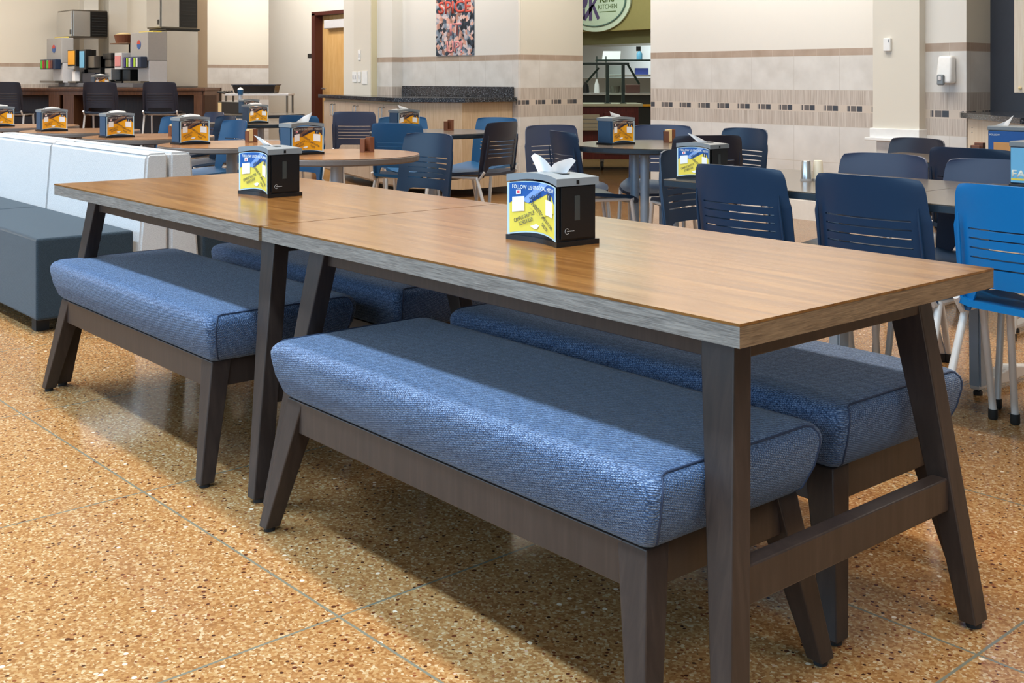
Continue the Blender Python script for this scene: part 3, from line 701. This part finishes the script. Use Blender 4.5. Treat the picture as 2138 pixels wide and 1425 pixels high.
# ------------------------------------------------------------------ napkin dispensers
def make_dispenser(warm=False, detail=True):
    """ad panel looks along -y, side panel along +x; origin at the front-right bottom corner"""
    r = thing('napkin_dispenser', '', 'napkin dispenser')
    w_, d_, h_ = .187, .125, .152
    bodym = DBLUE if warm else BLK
    bow = lambda u: .018*(1-(2*u-1)**2)
    n = 14
    # base plate with bowed-in front and back
    def slab(z0, z1, ex, nm, m, arc=0):
        bm = bmesh.new(); lo = []; hi = []
        F = [(-w_-ex+(w_+2*ex)*k/n, -ex) for k in range(n+1)]; Bk = [(ex-(w_+2*ex)*k/n, d_+ex) for k in range(n+1)]
        pts = [(x, y+bow(k/n), k/n) for k, (x, y) in enumerate(F)]+[(x, y-bow(k/n), k/n) for k, (x, y) in enumerate(Bk)]
        A = [bm.verts.new((x, y, z0+arc*(1-(2*u-1)**2))) for x, y, u in pts]; B = [bm.verts.new((x, y, z1+arc*(1-(2*u-1)**2)*.7)) for x, y, u in pts]
        N = len(pts)
        for k in range(N): bm.faces.new((A[k], A[(k+1) % N], B[(k+1) % N], B[k]))
        for rng_ in range(n):
            bm.faces.new((A[rng_+1], A[rng_], A[N-1-rng_], A[N-2-rng_])); bm.faces.new((B[rng_], B[rng_+1], B[N-2-rng_], B[N-1-rng_]))
        return mk(nm, bm, m, r)
    slab(0, .012, .004, 'base_plate', BLK, 0)
    slab(.012, .142, -.003, 'body', bodym, 0)
    slab(.142, .160, .003, 'lid', GLIDGREY, .010)
    # front ad panel following the bow
    def curved(nm, poly_uv, m, off, parent=None, thick=.0003):
        """poly in u 0..1, v 0..1 cut into strips so that it follows the curve"""
        bm = bmesh.new()
        f = bm.faces.new([bm.verts.new((u, v, 0)) for u, v in poly_uv])
        for k in range(1, n):
            bmesh.ops.bisect_plane(bm, geom=list(bm.verts)+list(bm.edges)+list(bm.faces), plane_co=(k/n, 0, 0), plane_no=(1, 0, 0))
        rr_ = bmesh.ops.extrude_face_region(bm, geom=list(bm.faces)); up = {g_ for g_ in rr_['geom'] if isinstance(g_, bmesh.types.BMVert)}
        for v in bm.verts:
            u, vv = v.co.x, v.co.y; arc = max(0, 1-(2*u-1)**2); bot = .010*arc; top = .007*arc-bot
            v.co = (-w_+w_*(.02+.96*u), .0005+bow(u)-off-(thick if v in up else 0), .014+bot+(.126+top)*vv)
        return mk(nm, bm, m, parent or r)
    sh = curved('acrylic_cover', [(-.015, -.01), (1.015, -.01), (1.015, 1.0), (-.015, 1.0)], CLEAR, .0016, thick=.0012)
    y_, b_, p_ = (ORG, ADD, ADP2) if warm else (YEL, ADB, ADP)  # far adverts: warm light painted into the yellow and blue print colours
    ad = curved('advert', [(.02, .02), (.98, .02), (.98, .985), (.02, .985)], y_, .0029)
    curved('advert_field', [(.02, .985), (.02, .60), (.12, .65), (.30, .58), (.36, .56), (.78, .82), (.98, .66), (.98, .985)], b_, .0036, ad)
    curved('advert_stripe', [(.22, .62), (.34, .57), (.78, .985), (.60, .985)], p_, .0042, ad)
    curved('advert_wedge', [(.80, .80), (.36, .49), (.6, .3), (.97, .5), (.97, .66), (.88, .80)], y_, .0042, ad)
    def tx(body, u, v, wd, ht, m, rot=0):
        # text laid tangent to the bow at u
        sl = math.atan2(.018*(-4*(2*u-1)), w_*.96)
        M = Matrix.Translation((-w_+w_*(.02+.96*u), .0005+bow(u)-.0060, .014+.010*(1-(2*u-1)**2)*(1-v)+.130*v)) @ Matrix.Rotation(-sl*-1, 4, 'Z') @ Matrix(((1, 0, 0, 0), (0, 0, -1, 0), (0, 1, 0, 0), (0, 0, 0, 1))) @ Matrix.Rotation(rot, 4, 'Z')
        return text('advert_lettering', body, wd, m, ad, M, ht, .0002, .0)
    W1 = INKW if not warm else plain('white_ink_warm_lit', 'cfc6b8', .5)
    tx('FOLLOW US', .235, .895, .062, .0095, W1); tx('ON SOCIAL', .575, .90, .053, .0095, W1); tx('MEDIA!', .86, .895, .038, .0095, W1)
    tx('MENUS!', .49, .72, .046, .012, INKN, .38); tx('EVENTS!', .51, .49, .043, .011, INKN, -.60)
    tx('CAMPUS SHUTTLE', .27, .31, .070, .009, INKN, .36); tx('SCHEDULES!', .30, .215, .048, .009, INKN, .36)
    tx('CAMPUS STORE', .755, .265, .060, .009, INKN, -.50); tx('SALES!', .70, .155, .028, .009, INKN, -.50)
    for (u, v) in ((.17, .56), (.82, .54)):
        curved('advert_card', [(u-.10, v-.145), (u+.10, v-.145), (u+.10, v+.145), (u-.10, v+.145)], PAPER, .0048, ad)
    curved('advert_icon', [(.13, .75), (.21, .75), (.21, .84), (.13, .84)], PAPER, .0048, ad)
    curved('advert_icon', [(.15, .77), (.19, .77), (.19, .82), (.15, .82)], PINK, .0054, ad)
    curved('advert_icon', [(.77, .70), (.88, .70), (.88, .82), (.77, .82)], INKN, .0048, ad)
    tx('f', .825, .76, .006, .013, INKW)
    curved('advert_logo', [(.38, .12), (.50, .17), (.56, .15), (.52, .08), (.46, .07)], PAPER, .0048, ad)
    # side panel: window, small round mark
    zs = .03
    box('side_panel', .0, .0015, .012, d_-.012, .018, .140, bodym, r, bev=.0005)
    box('side_window', .0012, .0022, d_/2-.009, d_/2+.007, .060, .118, WINDOWG, r, bev=.0004)
    bm = bmesh.new(); tube(bm, [(.002, .03+.0065*math.cos(a), .036+.0065*math.sin(a)) for a in [.6+k*.35 for k in range(15)]], .0006, 5); mk('side_mark', bm, GREYP, r)
    box('side_mark_line', .0016, .0021, .03, .052, .035, .037, GREYP, r, bev=0)
    # on the far face of the far boxes the slot also shows on the other end
    box('side_panel', -w_-.0015, -w_, .012, d_-.012, .018, .140, bodym, r, bev=.0005)
    box('lid_latch', .0025, .0045, d_/2-.005, d_/2+.003, .146, .155, BLK, r, bev=.0004)
    # slot in the lid
    box('lid_slot', -w_*.78, -w_*.22, d_*.42, d_*.60, .1655, .1668, BLK, r, bev=.0003)
    return r
def napkin(parent_thing_loc, kind, label, yaw=0, z=.0):
    """loose tissue pulled up through the slot"""
    o = None; bm = bmesh.new(); N, M_ = 14, 8; V = {}
    for i in range(N+1):
        for j in range(M_+1):
            u = i/N; v = j/M_
            if kind == 0:   # two pointed wings
                top = (.014+.026*abs(2*u-1.0)**.55+.008*(u<.4)*abs(2*u-1))*(1-.25*max(0, abs(2*u-1)-.85)/.15)
                x = (u-.5)*(.075+.045*v); zz = v*top; y = .012*math.sin(3*u+1)+.02*v*math.cos(5*u)
            elif kind == 1: # one leaning sheet
                x = (u-.5)*.075-.035*v; zz = v*(.034-.022*u); y = .01*math.sin(4*u)-.02*v
            elif kind == 2: # tall curl
                x = (u-.5)*(.07-.02*v)+.035*v; zz = v*(.022+.03*u); y = .012*math.sin(4*u+v)+.006*v
            else:           # low flat pile
                x = (u-.5)*.11; zz = .016*math.sin(PI*v)*(1-.5*abs(2*u-1)); y = (v-.5)*.055
            V[i, j] = bm.verts.new((x, y, zz))
    for i in range(N):
        for j in range(M_): bm.faces.new((V[i, j], V[i+1, j], V[i+1, j+1], V[i, j+1]))
    bmesh.ops.solidify(bm, geom=list(bm.faces), thickness=.0008)
    o = mk('tissue', bm, PAPER, None, True); o.location = parent_thing_loc; o.rotation_euler = (0, 0, yaw)
    if kind == 0: o.rotation_euler = (0, 0, yaw+.65)
    return tag(o, label, 'tissue', 'tissues pulled up from the dispensers')
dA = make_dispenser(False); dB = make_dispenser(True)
GD = 'boxy table napkin dispensers with advert panels'
def place(kind, x, y, z, yaw, label, nk, nlabel, sc=1, first=[set()]):
    base = dB if kind else dA
    if kind not in first[0]:
        first[0].add(kind); base.location = (x, y, z); base.rotation_euler = (0, 0, yaw); base['label'] = label; base['group'] = GD
    else:
        q = dup(base, (x, y, z), yaw, label, GD)
        if sc != 1: q.scale = (sc, sc, sc)
    c, s = math.cos(yaw), math.sin(yaw); lx, ly = -.0935, .0625
    if nk is not None: napkin((x+c*lx-s*ly, y+s*lx+c*ly, z+.166), nk, nlabel, yaw)
place(0, -1.957, 1.800, .75, -.05, 'napkin dispenser with blue and yellow advert on the near dining table', 0, 'white two-winged tissue sticking up from the dispenser on the near dining table')
place(0, -3.385, 1.822, .75, .04, 'napkin dispenser with blue and yellow advert on the far dining table', 1, 'white leaning tissue in the dispenser on the far dining table')
place(0, -2.82, 3.385, .75, 0, 'napkin dispenser at the left corner of the charcoal table behind the navy chair', None, '', .88)
napkin((-2.89, 3.44, .75+.166*.88), 1, 'white tissue in the dispenser at the left corner of the charcoal table')
place(1, -5.165, 3.10, .75, PI/2, 'napkin dispenser with warm-lit advert colours on the nearest wood round table', 2, 'tall curled tissue in the dispenser on the nearest wood round table')
place(1, -6.413, 3.06, .75, PI/2, 'napkin dispenser with warm-lit advert colours on the second wood round table', 3, 'low flat tissue in the dispenser on the second wood round table')
place(1, -7.465, 3.02, .75, PI/2, 'napkin dispenser with warm-lit advert colours on the third wood round table', 3, 'small tissue tip in the dispenser on the third wood round table')
place(1, -8.683, 3.0, .75, PI/2, 'napkin dispenser with warm-lit advert colours on the fourth wood round table', 3, 'low tissue pile in the dispenser on the fourth wood round table')
place(1, -9.777, 2.95, .75, PI/2, 'napkin dispenser with warm-lit advert colours on the leftmost wood round table', 3, 'low tissue pile in the dispenser on the leftmost wood round table')
place(1, -6.90, 4.96, .75, PI/2, 'napkin dispenser with warm-lit advert colours on the charcoal round table before the cabinets', 1, 'tiny tissue tip in the dispenser before the pale cabinets')
place(1, -4.73, 4.98, .75, PI/2, 'napkin dispenser with warm-lit advert colours on the four-legged charcoal round table', 1, 'beige-lit leaning tissue in the dispenser on the four-legged round table')
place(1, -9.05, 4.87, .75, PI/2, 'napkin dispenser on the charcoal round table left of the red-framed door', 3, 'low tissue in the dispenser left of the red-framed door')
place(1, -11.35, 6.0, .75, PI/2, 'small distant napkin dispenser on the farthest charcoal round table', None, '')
cx_, cy_ = cam2w((228-1069)/2382*14.7, 14.7)
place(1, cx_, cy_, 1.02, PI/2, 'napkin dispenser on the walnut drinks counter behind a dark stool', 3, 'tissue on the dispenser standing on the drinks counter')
# blue "FA" box on the right table and one farther back
def simple_box(x, y, z, label, body):
    r = thing('napkin_dispenser', label, 'napkin dispenser', (x, y, z), 0, GD)
    box('base_plate', -.004, .19, -.004, .13, 0, .012, BLK, r); box('body', 0, .187, 0, .125, .012, .145, DBLUE, r); box('lid', -.003, .19, -.003, .128, .145, .166, GLIDGREY, r, bev=.004)
    ad = box('advert', .004, .183, -.003, 0, .016, .142, ADSKY if body else ADB, r, bev=.0005)
    if body: text('advert_lettering', body, .052, INKW, ad, face_mtx(.034, -.0034, .048), .026, .0004, .03); box('advert_band', .006, .18, -.004, -.003, .024, .031, YEL, ad, bev=0)
    else: text('advert_lettering', 'FOLLOW', .05, INKW, ad, face_mtx(.035, -.0034, .125), .008, .0004); box('advert_field', .03, .18, -.004, -.003, .02, .09, plain('ad_orange_print', 'd79a5a', .5), ad, bev=0)
    return r
simple_box(-2.0, 4.09, .75, 'sky blue napkin dispenser lettered FA at the right frame edge', 'FA')
simple_box(-2.70, 5.30, .75, 'blue napkin dispenser on the second charcoal table at the right edge', '')
napkin((-2.66, 5.36, .916), 2, 'white tissue in the blue dispenser at the right edge of the frame')
# packet caddies
def caddy(x, y, z, label, cream=True):
    r = thing('packet_caddy', label, 'caddy', (x, y, z), 0, 'wooden packet caddies beside the dispensers')
    bm = bmesh.new(); bx(bm, -.022, .022, -.032, .032, 0, .006, .001); bx(bm, -.022, .022, .004, .032, .006, .082, .002); bx(bm, -.022, .022, -.032, -.027, .006, .07, .001); bx(bm, -.022, -.017, -.032, .004, .006, .07, .001)
    mk('holder', bm, BRN, r)
    if cream: box('packets', -.015, .020, -.026, .002, .007, .08, CREAM, r, bev=.001)
    return r
caddy(-5.15, 3.36, .75, 'brown packet caddy on the nearest wood round table', False)
caddy(-6.40, 3.33, .75, 'brown packet caddy beside the dispenser on the second wood round table')
caddy(-7.44, 3.29, .75, 'packet caddy with cream packets on the third wood round table')
caddy(-8.66, 3.28, .75, 'packet caddy with cream packets on the fourth wood round table')
caddy(-9.76, 3.24, .75, 'packet caddy on the leftmost wood round table')
caddy(-4.71, 5.27, .75, 'packet caddy on the four-legged charcoal round table')
caddy(-6.88, 5.22, .75, 'dark packet caddy on the charcoal round table before the cabinets', False)
caddy(-2.76, 5.32, .75, 'brown packet caddy on the second charcoal table beside the blue dispenser', False)
r = thing('menu_rack', 'black menu rack on the farthest round table beside the small dispenser', 'rack', (-11.75, 5.9, .75))
box('rack_body', -.3, .3, -.05, .05, 0, .13, BLK, r); box('rack_card', -.28, -.2, -.056, -.05, .01, .12, CREAM, r, bev=.001)

# ------------------------------------------------------------------ drinks counter (turned to face the hall)
r = thing('drinks_counter', 'long walnut drinks counter with open knee bays under the machines', 'counter', (*cam2w((214-1069)/2382*14.45, 14.45), 0), PH)
box('counter_top', -2.4, 1.30, 0, .74, .985, 1.02, WALN, r); box('front_rail', -2.4, 1.28, .02, .05, .93, .985, WALN, r)
for xx in (-.62, -.44, 1.22): box('upright', xx-.07, xx+.07, .02, .6, 0, .93, WALN, r)
box('back_panel', -2.4, 1.2, .6, .65, 0, .93, WALND, r); box('side_panel', 1.25, 1.29, .02, .72, 0, .985, WALN, r)
def blk(name, x0, x1, y0, y1, z0, z1, mat, label, cat, grp=None):
    r = thing(name, label, cat, (x1, y0, z0), 0, grp)
    return r, x0-x1, y1-y0, z1-z0
ZC = 1.021
tag(box('drip_tray', -17.6, -14.75, 5.95, 6.45, ZC, ZC+.055, plain('grey_tray', '6a6c73', .5)), 'long grey tray strip under the drinks machines', 'tray')
# slab carrying the machines behind the counter
bm = bmesh.new(); prism(bm, [(-17.9, 5.9), (-15.1, 5.9), (-14.3, 6.86), (-14.3, 7.0), (-17.9, 7.0)], 0, ZC-.002, 'z')
tag(mk('machine_plinth', bm, WALND), 'dark walnut plinth cabinet behind the drinks counter', 'cabinet')
NOZ = [plain('nozzle_violet', '4b3f8c', .4), plain('nozzle_green', '5cc23a', .4), plain('nozzle_lime', 'b4dc3c', .4), plain('nozzle_red', 'b03a34', .4), PAPER, plain('nozzle_brown', '6a3a2c', .4)]
def soda(x0, x1, y0, y1, label, zt):
    w_ = x1-x0; d_ = max(y1-y0, .18); z0 = ZC+.056
    r = thing('soda_dispenser', label, 'drinks machine', (x0, y0, z0), 0, 'grey soda dispensers'); h = zt-z0
    box('head', 0, w_, 0, d_, h*.44, h, GREYP, r, bev=.008); box('nozzle_panel', -.03, w_-.02, -.09, 0, h*.30, h*.52, INKN, r, bev=.01)
    for k in range(6): box('nozzle', w_*(.04+k*.14), w_*(.04+k*.14)+w_*.07, -.105, -.088, h*.32, h*.50, NOZ[(k*2+(1 if w_ > .6 else 0)) % 6], r, bev=.004)
    box('splash_body', w_*.35, w_, .02, d_, 0, h*.44, LGREY, r, bev=.004); box('drip_shelf', w_*.0, w_, -.1, .02, 0, .03, STEELD, r); box('cover', .05, w_*.9, .1, d_-.05, h, h+.02, YEL, r)
    bm = bmesh.new(); prism(bm, [(a+w_*.5, b+h*.76) for a, b in ell(w_*.11, h*.09, 24)], -.004, 0, 'y'); bd = mk('badge', bm, ADB, r)
    bm = bmesh.new(); prism(bm, [(a*.9+w_*.5, b*.9+h*.77) for a, b in ell(w_*.11, h*.09, 24)[:13]], -.006, -.004, 'y'); mk('badge_top', bm, RED, bd)
    return r
soda(-17.98, -17.32, 5.90, 6.08, 'left grey soda dispenser under the smaller ice machine head', 1.75)
soda(-15.50, -14.90, 6.22, 6.49, 'right grey soda dispenser beside the tall steel ice bin', 1.77)
def ice(x0, x1, y0, y1, z0, z1, label):
    r = thing('ice_machine', label, 'ice machine', (x0, y0, z0), 0, 'steel ice machine heads'); w_, d_, h = x1-x0, y1-y0, z1-z0
    box('cabinet', 0, w_, 0, d_, 0, h, STEELD, r, bev=.006); box('front_panel', .01, w_-.01, -.012, 0, .02, h-.02, STEEL, r, bev=.003)
    box('side_panel', w_, w_+.01, .01, d_*.5, .02, h-.02, STEEL, r, bev=.003)
    g_ = box('vent_panel', w_, w_+.012, d_*.5, d_, .02, h-.02, BLK, r, bev=.003)
    for k in range(8): box('louvre', w_+.012, w_+.018, d_*.55, d_*.95, .05+k*(h-.1)/8, .06+k*(h-.1)/8, plain('louvre_grey', '2a2c2e', .5), g_, bev=0)
    box('latch', w_-.07, w_-.01, -.02, -.012, .05, .12, BLK, r, bev=.003); return r
ice(-18.05, -17.4, 6.09, 6.62, 1.76, 2.18, 'smaller steel ice machine head above the left soda dispenser')
ice(-15.48, -15.02, 6.45, 6.98, 1.83, 2.32, 'steel ice machine head on top of the tall ice bin')
r = thing('ice_bin', 'tall polished steel ice bin at the right end of the drinks counter', 'ice bin', (-15.5, 6.5, ZC))
box('bin_body', 0, .56, 0, .46, 0, .78, STEEL, r, bev=.01); box('bin_lid', -.01, .57, -.01, .48, .78, .808, BLK, r, bev=.004)
def gadget(x0, x1, y0, y1, zt, mat, name, label, extras):
    r = thing(name, label, 'drinks machine', (x0, y0, ZC+.056)); w_, d_, h = x1-x0, max(y1-y0, .3), zt-ZC-.056
    for (nm, a, b, c0, c1, e, f_, m) in extras: box(nm, a*w_, b*w_, c0*d_, c1*d_, e*h, f_*h, m, r, bev=.005)
    return r
gadget(-17.12, -16.78, 5.92, 6.2, 1.56, BLK, 'juice_dispenser', 'black juice dispenser with orange picture panel', [('back_body', 0, 1, .4, 1, 0, 1, BLK), ('head', 0, 1, 0, .4, .5, 1, BLK), ('picture_panel', .1, .9, -.03, 0, .55, .97, ORG), ('tap_row', .1, .9, -.05, 0, .42, .5, GREYP), ('drip_tray', 0, 1, 0, .4, 0, .05, STEELD), ('cup', .4, .75, .05, .3, .05, .35, PAPER)])
gadget(-16.72, -16.22, 5.98, 6.25, 1.56, BLK, 'coffee_machine', 'black coffee machine with slanted blue touchscreen', [('back_body', 0, 1, .3, 1, 0, .8, BLK), ('head', .3, 1, 0, .5, .45, .8, STEELD), ('screen_housing', 0, .5, -.1, .2, .4, 1, BLK), ('touchscreen', .05, .42, -.13, -.1, .45, .95, ADSKY), ('lower_door', 0, 1, .05, .3, 0, .3, CHAR)])
gadget(-16.15, -15.85, 6.08, 6.3, 1.50, BLK, 'coffee_brewer', 'steel coffee brewer with glass urn in the middle of the counter', [('tower', 0, 1, .6, 1, 0, 1, STEELD), ('brew_head', 0, 1, 0, .6, .8, 1, BLK), ('urn_body', .12, .88, .05, .5, .1, .5, STEEL), ('filter_basket', .15, .85, .05, .55, .55, .78, STEELD), ('warming_plate', 0, 1, 0, .6, 0, .08, BLK)])
gadget(-15.82, -15.56, 6.12, 6.3, 1.50, BLK, 'iced_tea_dispenser', 'white iced tea dispenser with pink printed label', [('tank', 0, 1, 0, 1, .45, 1, LGREY), ('label_panel', .1, .9, -.03, 0, .55, .9, PNK), ('stand', 0, 1, .4, 1, 0, .45, BLK), ('base', 0, 1, 0, 1, 0, .06, BLK)])
r = thing('cup_shelf', 'wire cup shelf with woven basket above the coffee brewer', 'shelf', (-16.1, 6.2, 1.63))
box('shelf_board', -.1, .55, 0, .3, 0, .015, WALN, r); bm = bmesh.new(); lathe(bm, [(0, .015), (.11, .015), (.14, .13), (.13, .13), (.10, .03), (0, .03)], 20); mk('basket', bm, BRN, r, loc=(.12, .12, 0))
for xx in (-.08, .52): box('shelf_post', xx-.01, xx+.01, .27, .29, -.55, 0, BLK, r)
bm = bmesh.new(); lathe(bm, [(0, .03), (.10, .03), (.12, .14), (.05, .16), (0, .165)], 12); o = mk('filter_papers', bm, CREAM, r, loc=(.12, .12, 0))
# bracket shelf on the far left wall
r = thing('wall_shelf', 'thin brown bracket shelf on the far wall at the left edge', 'shelf', (-18.18, 4.1, 1.52))
box('shelf_board', -.0, .3, .04, .6, 0, .02, WALN, r)
for yy in (.22, .5):
    bm = bmesh.new(); tube(bm, [(.02, yy, -.19), (.02, yy, 0), (.25, yy, 0), (.02, yy, -.16)], .008, 6); mk('bracket', bm, BLK, r)
# bus cart and tubs beside the door wall
r = thing('bus_cart', 'grey metal bus cart with open frame beside the tiled alcove', 'cart', (*cam2w((517-1069)/2382*14, 14), 0), PH)
box('top_shelf', -.28, .5, 0, .4, .93, .955, LGREY, r); box('lower_shelf', -.28, .5, 0, .4, .35, .37, LGREY, r)
for xx in (-.27, .48):
    for yy in (.02, .38): bm = bmesh.new(); tube(bm, [(xx, yy, 0.04), (xx, yy, .95)], .013, 8); mk('post', bm, STEELD, r)
bm = bmesh.new(); tube(bm, [(-.28, .05, .96), (-.38, .05, .975), (-.38, .35, .975), (-.28, .35, .96)], .012, 8); mk('push_handle', bm, BLK, r)
for xx in (-.27, .48): bm = bmesh.new(); lathe(bm, [(0, 0), (.03, 0), (.03, .04), (0, .04)], 12); mk('caster', bm, RUB, r, loc=(xx, .02, 0))
tc_ = cam2w((522-1069)/2382*14, 14.05)
r = thing('bus_tub', 'black plastic bus tub standing on the metal cart', 'tub', (*tc_, .956), PH)
bm = bmesh.new(); hexa(bm, [(-.2, 0, 0), (.28, 0, 0), (.28, .3, 0), (-.2, .3, 0), (-.23, -.02, .10), (.3, -.02, .10), (.3, .32, .10), (-.23, .32, .10)], .01); mk('tub_body', bm, BLK, r)
bm = bmesh.new(); bx(bm, -.24, .31, -.03, .33, .10, .112, .004); mk('tub_rim', bm, CHAR, r)
pc_ = cam2w((502-1069)/2382*13.5, 13.5)
r = thing('wipe_stand', 'grey post stand with blue bowl holding white wipes', 'stand', (*pc_, 0))
bm = bmesh.new(); lathe(bm, [(0, 0), (.15, 0), (.15, .015), (.025, .03), (.025, .95), (0, .95)], 24); mk('post', bm, SILV, r)
bm = bmesh.new(); lathe(bm, [(0, .95), (.03, .95), (.035, 1.01), (0, 1.01)], 20); mk('bowl', bm, BLUE, r)
bm = bmesh.new(); lathe(bm, [(0, 1.01), (.035, 1.01), (.03, 1.02), (.01, 1.035), (0, 1.04)], 9); mk('wipes', bm, PAPER, r)

# ------------------------------------------------------------------ kitchen seen through the opening
kc = cam2w((1275-1069)/2382*14.1, 14.1)
r = thing('serving_cart', 'cherry wood serving cart on black casters in the kitchen opening', 'cart', (*kc, 0), PH)
box('counter_top', -.62, .40, 0, .75, .795, .83, plain('pale_green_counter', 'b9b79a', .3), r, bev=.004); box('cabinet_body', -.40, .35, .05, .7, .14, .795, CHERRY, r)
box('side_recess', -.62, -.40, .15, .7, .14, .795, WALND, r); box('door_panel', -.08, .31, .035, .05, .2, .72, CHERRY, r, bev=.006); box('door_field', -.03, .26, .022, .035, .27, .65, CHERRY, r, bev=.008)
for xx in (-.1, .3, -.5):
    bm = bmesh.new(); lathe(bm, [(0, -.018), (.055, -.018), (.06, -.01), (.06, .01), (.055, .018), (0, .018)], 20); mk('caster', bm, RUB, r, rot=(0, PI/2, 0), loc=(xx, .1, .061))
    box('caster_fork', xx-.025, xx+.025, .07, .13, .10, .141, STEELD, r)
box('tray_slide', -.62, -.14, -.06, -.04, .50, .70, plain('beige_tray_slide', 'b5aa92', .5), r, bev=.01)
for k in range(3): box('tray_slide_slat', -.60, -.17, -.066, -.06, .54+k*.05, .545+k*.05, GLIDGREY, r, bev=0)
r = thing('sneeze_guard', 'glass sneeze guard on dark green posts standing on the cherry cart', 'sneeze guard', (*kc, .831), PH)
DG = plain('dark_green_metal', '16302c', .4)
for xx in (-.03, .165): box('post', xx-.02, xx+.02, .1, .14, 0, .50, DG, r); box('post_foot', xx-.04, xx+.04, .08, .16, 0, .012, DG, r)
box('top_rail', -.62, .24, .1, .14, .48, .51, DG, r)
bm = bmesh.new(); tube(bm, [(.22, .12, .49), (.36, .05, .24)], .014, 8); tube(bm, [(-.14, .12, .44), (-.30, .05, .26)], .014, 8); mk('strut', bm, DG, r)
t = NT('clear_glass', .03, .5); t.b.inputs['Transmission Weight'].default_value = 1; t.b.inputs['IOR'].default_value = 1.1; t.col((.85, .97, .93, 1)); GLASS = t.m
box('glass_pane', -.008, .145, .115, .12, .02, .47, GLASS, r, bev=0)
r = thing('prep_counter', 'steel prep counter with dark front in the kitchen behind the cherry cart', 'counter', (*cam2w((1280-1069)/2382*16.4, 16.4), 0), PH)
box('steel_top', -.75, .75, 0, .7, .90, .93, STEEL, r); box('dark_base', -.75, .75, .03, .7, 0, .90, plain('dark_base', '22282a', .5), r); box('yellow_shelf', .0, .7, -.05, .03, .74, .77, ORG, r)
box('rear_riser', -.75, .75, .55, .7, .93, 1.15, STEELD, r)
for k, (xx, w_, h_, m, lab) in enumerate(((-.38, .10, .16, BLK, 'dark blender at the left of the steel prep counter'), (-.22, .07, .2, PAPER, 'white squeeze bottle on the steel prep counter'), (.05, .12, .1, STEELD, 'steel pan on the prep counter behind the glass'), (.30, .2, .12, plain('brown_box', '5b3b34', .5), 'brown box on the steel prep counter'))):
    q_ = Vector(cam2w((1280-1069)/2382*16.4, 16.4)).to_3d(); cc, ss = math.cos(PH), math.sin(PH)
    o = thing('kitchen_item', lab, ('blender', 'bottle', 'pan', 'box')[k], (q_.x+xx*cc-.2*ss, q_.y+xx*ss+.2*cc, .931), PH); o.name = ('blender', 'squeeze_bottle', 'steel_pan', 'cardboard_box')[k]
    bm = bmesh.new()
    if k == 3: bx(bm, -w_/2, w_/2, -.08, .08, 0, h_, .006)
    else: lathe(bm, [(0, 0), (w_*.5, 0), (w_*.55, h_*.1), (w_*.45, h_*.6), (w_*.2, h_*.9), (w_*.2, h_), (0, h_)] if k < 2 else [(0, 0), (w_*.5, 0), (w_*.6, h_), (w_*.55, h_), (w_*.45, .01), (0, .01)], 20)
    mk('body', bm, m, o, k < 3)
r = thing('kitchen_shelf', 'black wire shelf rack in the bright kitchen above the serving cart', 'shelf', (*cam2w((1290-1069)/2382*17.4, 17.4), 0), PH)
for xx in (-.32, -.18, .55): box('post', xx-.008, xx+.008, 0, .02, .0, 1.48, DG, r)
box('upper_shelf', -.32, .75, 0, .35, 1.41, 1.43, DG, r); box('lower_shelf', -.18, .75, 0, .35, 1.17, 1.2, STEEL, r)
sx_ = Vector(cam2w((1290-1069)/2382*17.4, 17.4)).to_3d()
def onshelf(xx, yy): cc, ss = math.cos(PH), math.sin(PH); return (sx_.x+xx*cc-yy*ss, sx_.y+xx*ss+yy*cc)
r = thing('card_holder', 'white paper sheets in a slanted holder on the kitchen shelf', 'papers', (*onshelf(-.08, .1), 1.431), PH)
bm = bmesh.new(); hexa(bm, [(-.15, 0, 0), (.12, 0, 0), (.12, .06, 0), (-.15, .06, 0), (-.13, .05, .13), (.14, .05, .13), (.14, .08, .13), (-.13, .08, .13)]); mk('sheet', bm, PAPER, r)
r = thing('spray_bottle', 'light blue spray bottle with black trigger on the kitchen shelf', 'bottle', (*onshelf(.34, .1), 1.431), PH)
bm = bmesh.new(); lathe(bm, [(0, 0), (.045, 0), (.045, .09), (.015, .13), (0, .13)], 20); mk('bottle', bm, ADSKY, r, True)
box('trigger_head', -.05, .02, -.012, .012, .13, .2, BLK, r)
tag(box('snack_box', .0, .2, .0, .12, 0, .1, plain('blue_orange_carton', '4b5fc0', .5), loc=(*onshelf(.28, .1), 1.201), rot=(0, 0, PH)), 'blue snack carton on the lower kitchen shelf', 'box')
tag(box('range_hood', -16.9, -12.5, 15.752, 16.9, 1.80, 2.6, plain('olive_steel', '8a8663', .3, .7)), 'brushed steel range hood over the kitchen below the oval sign', 'range hood')
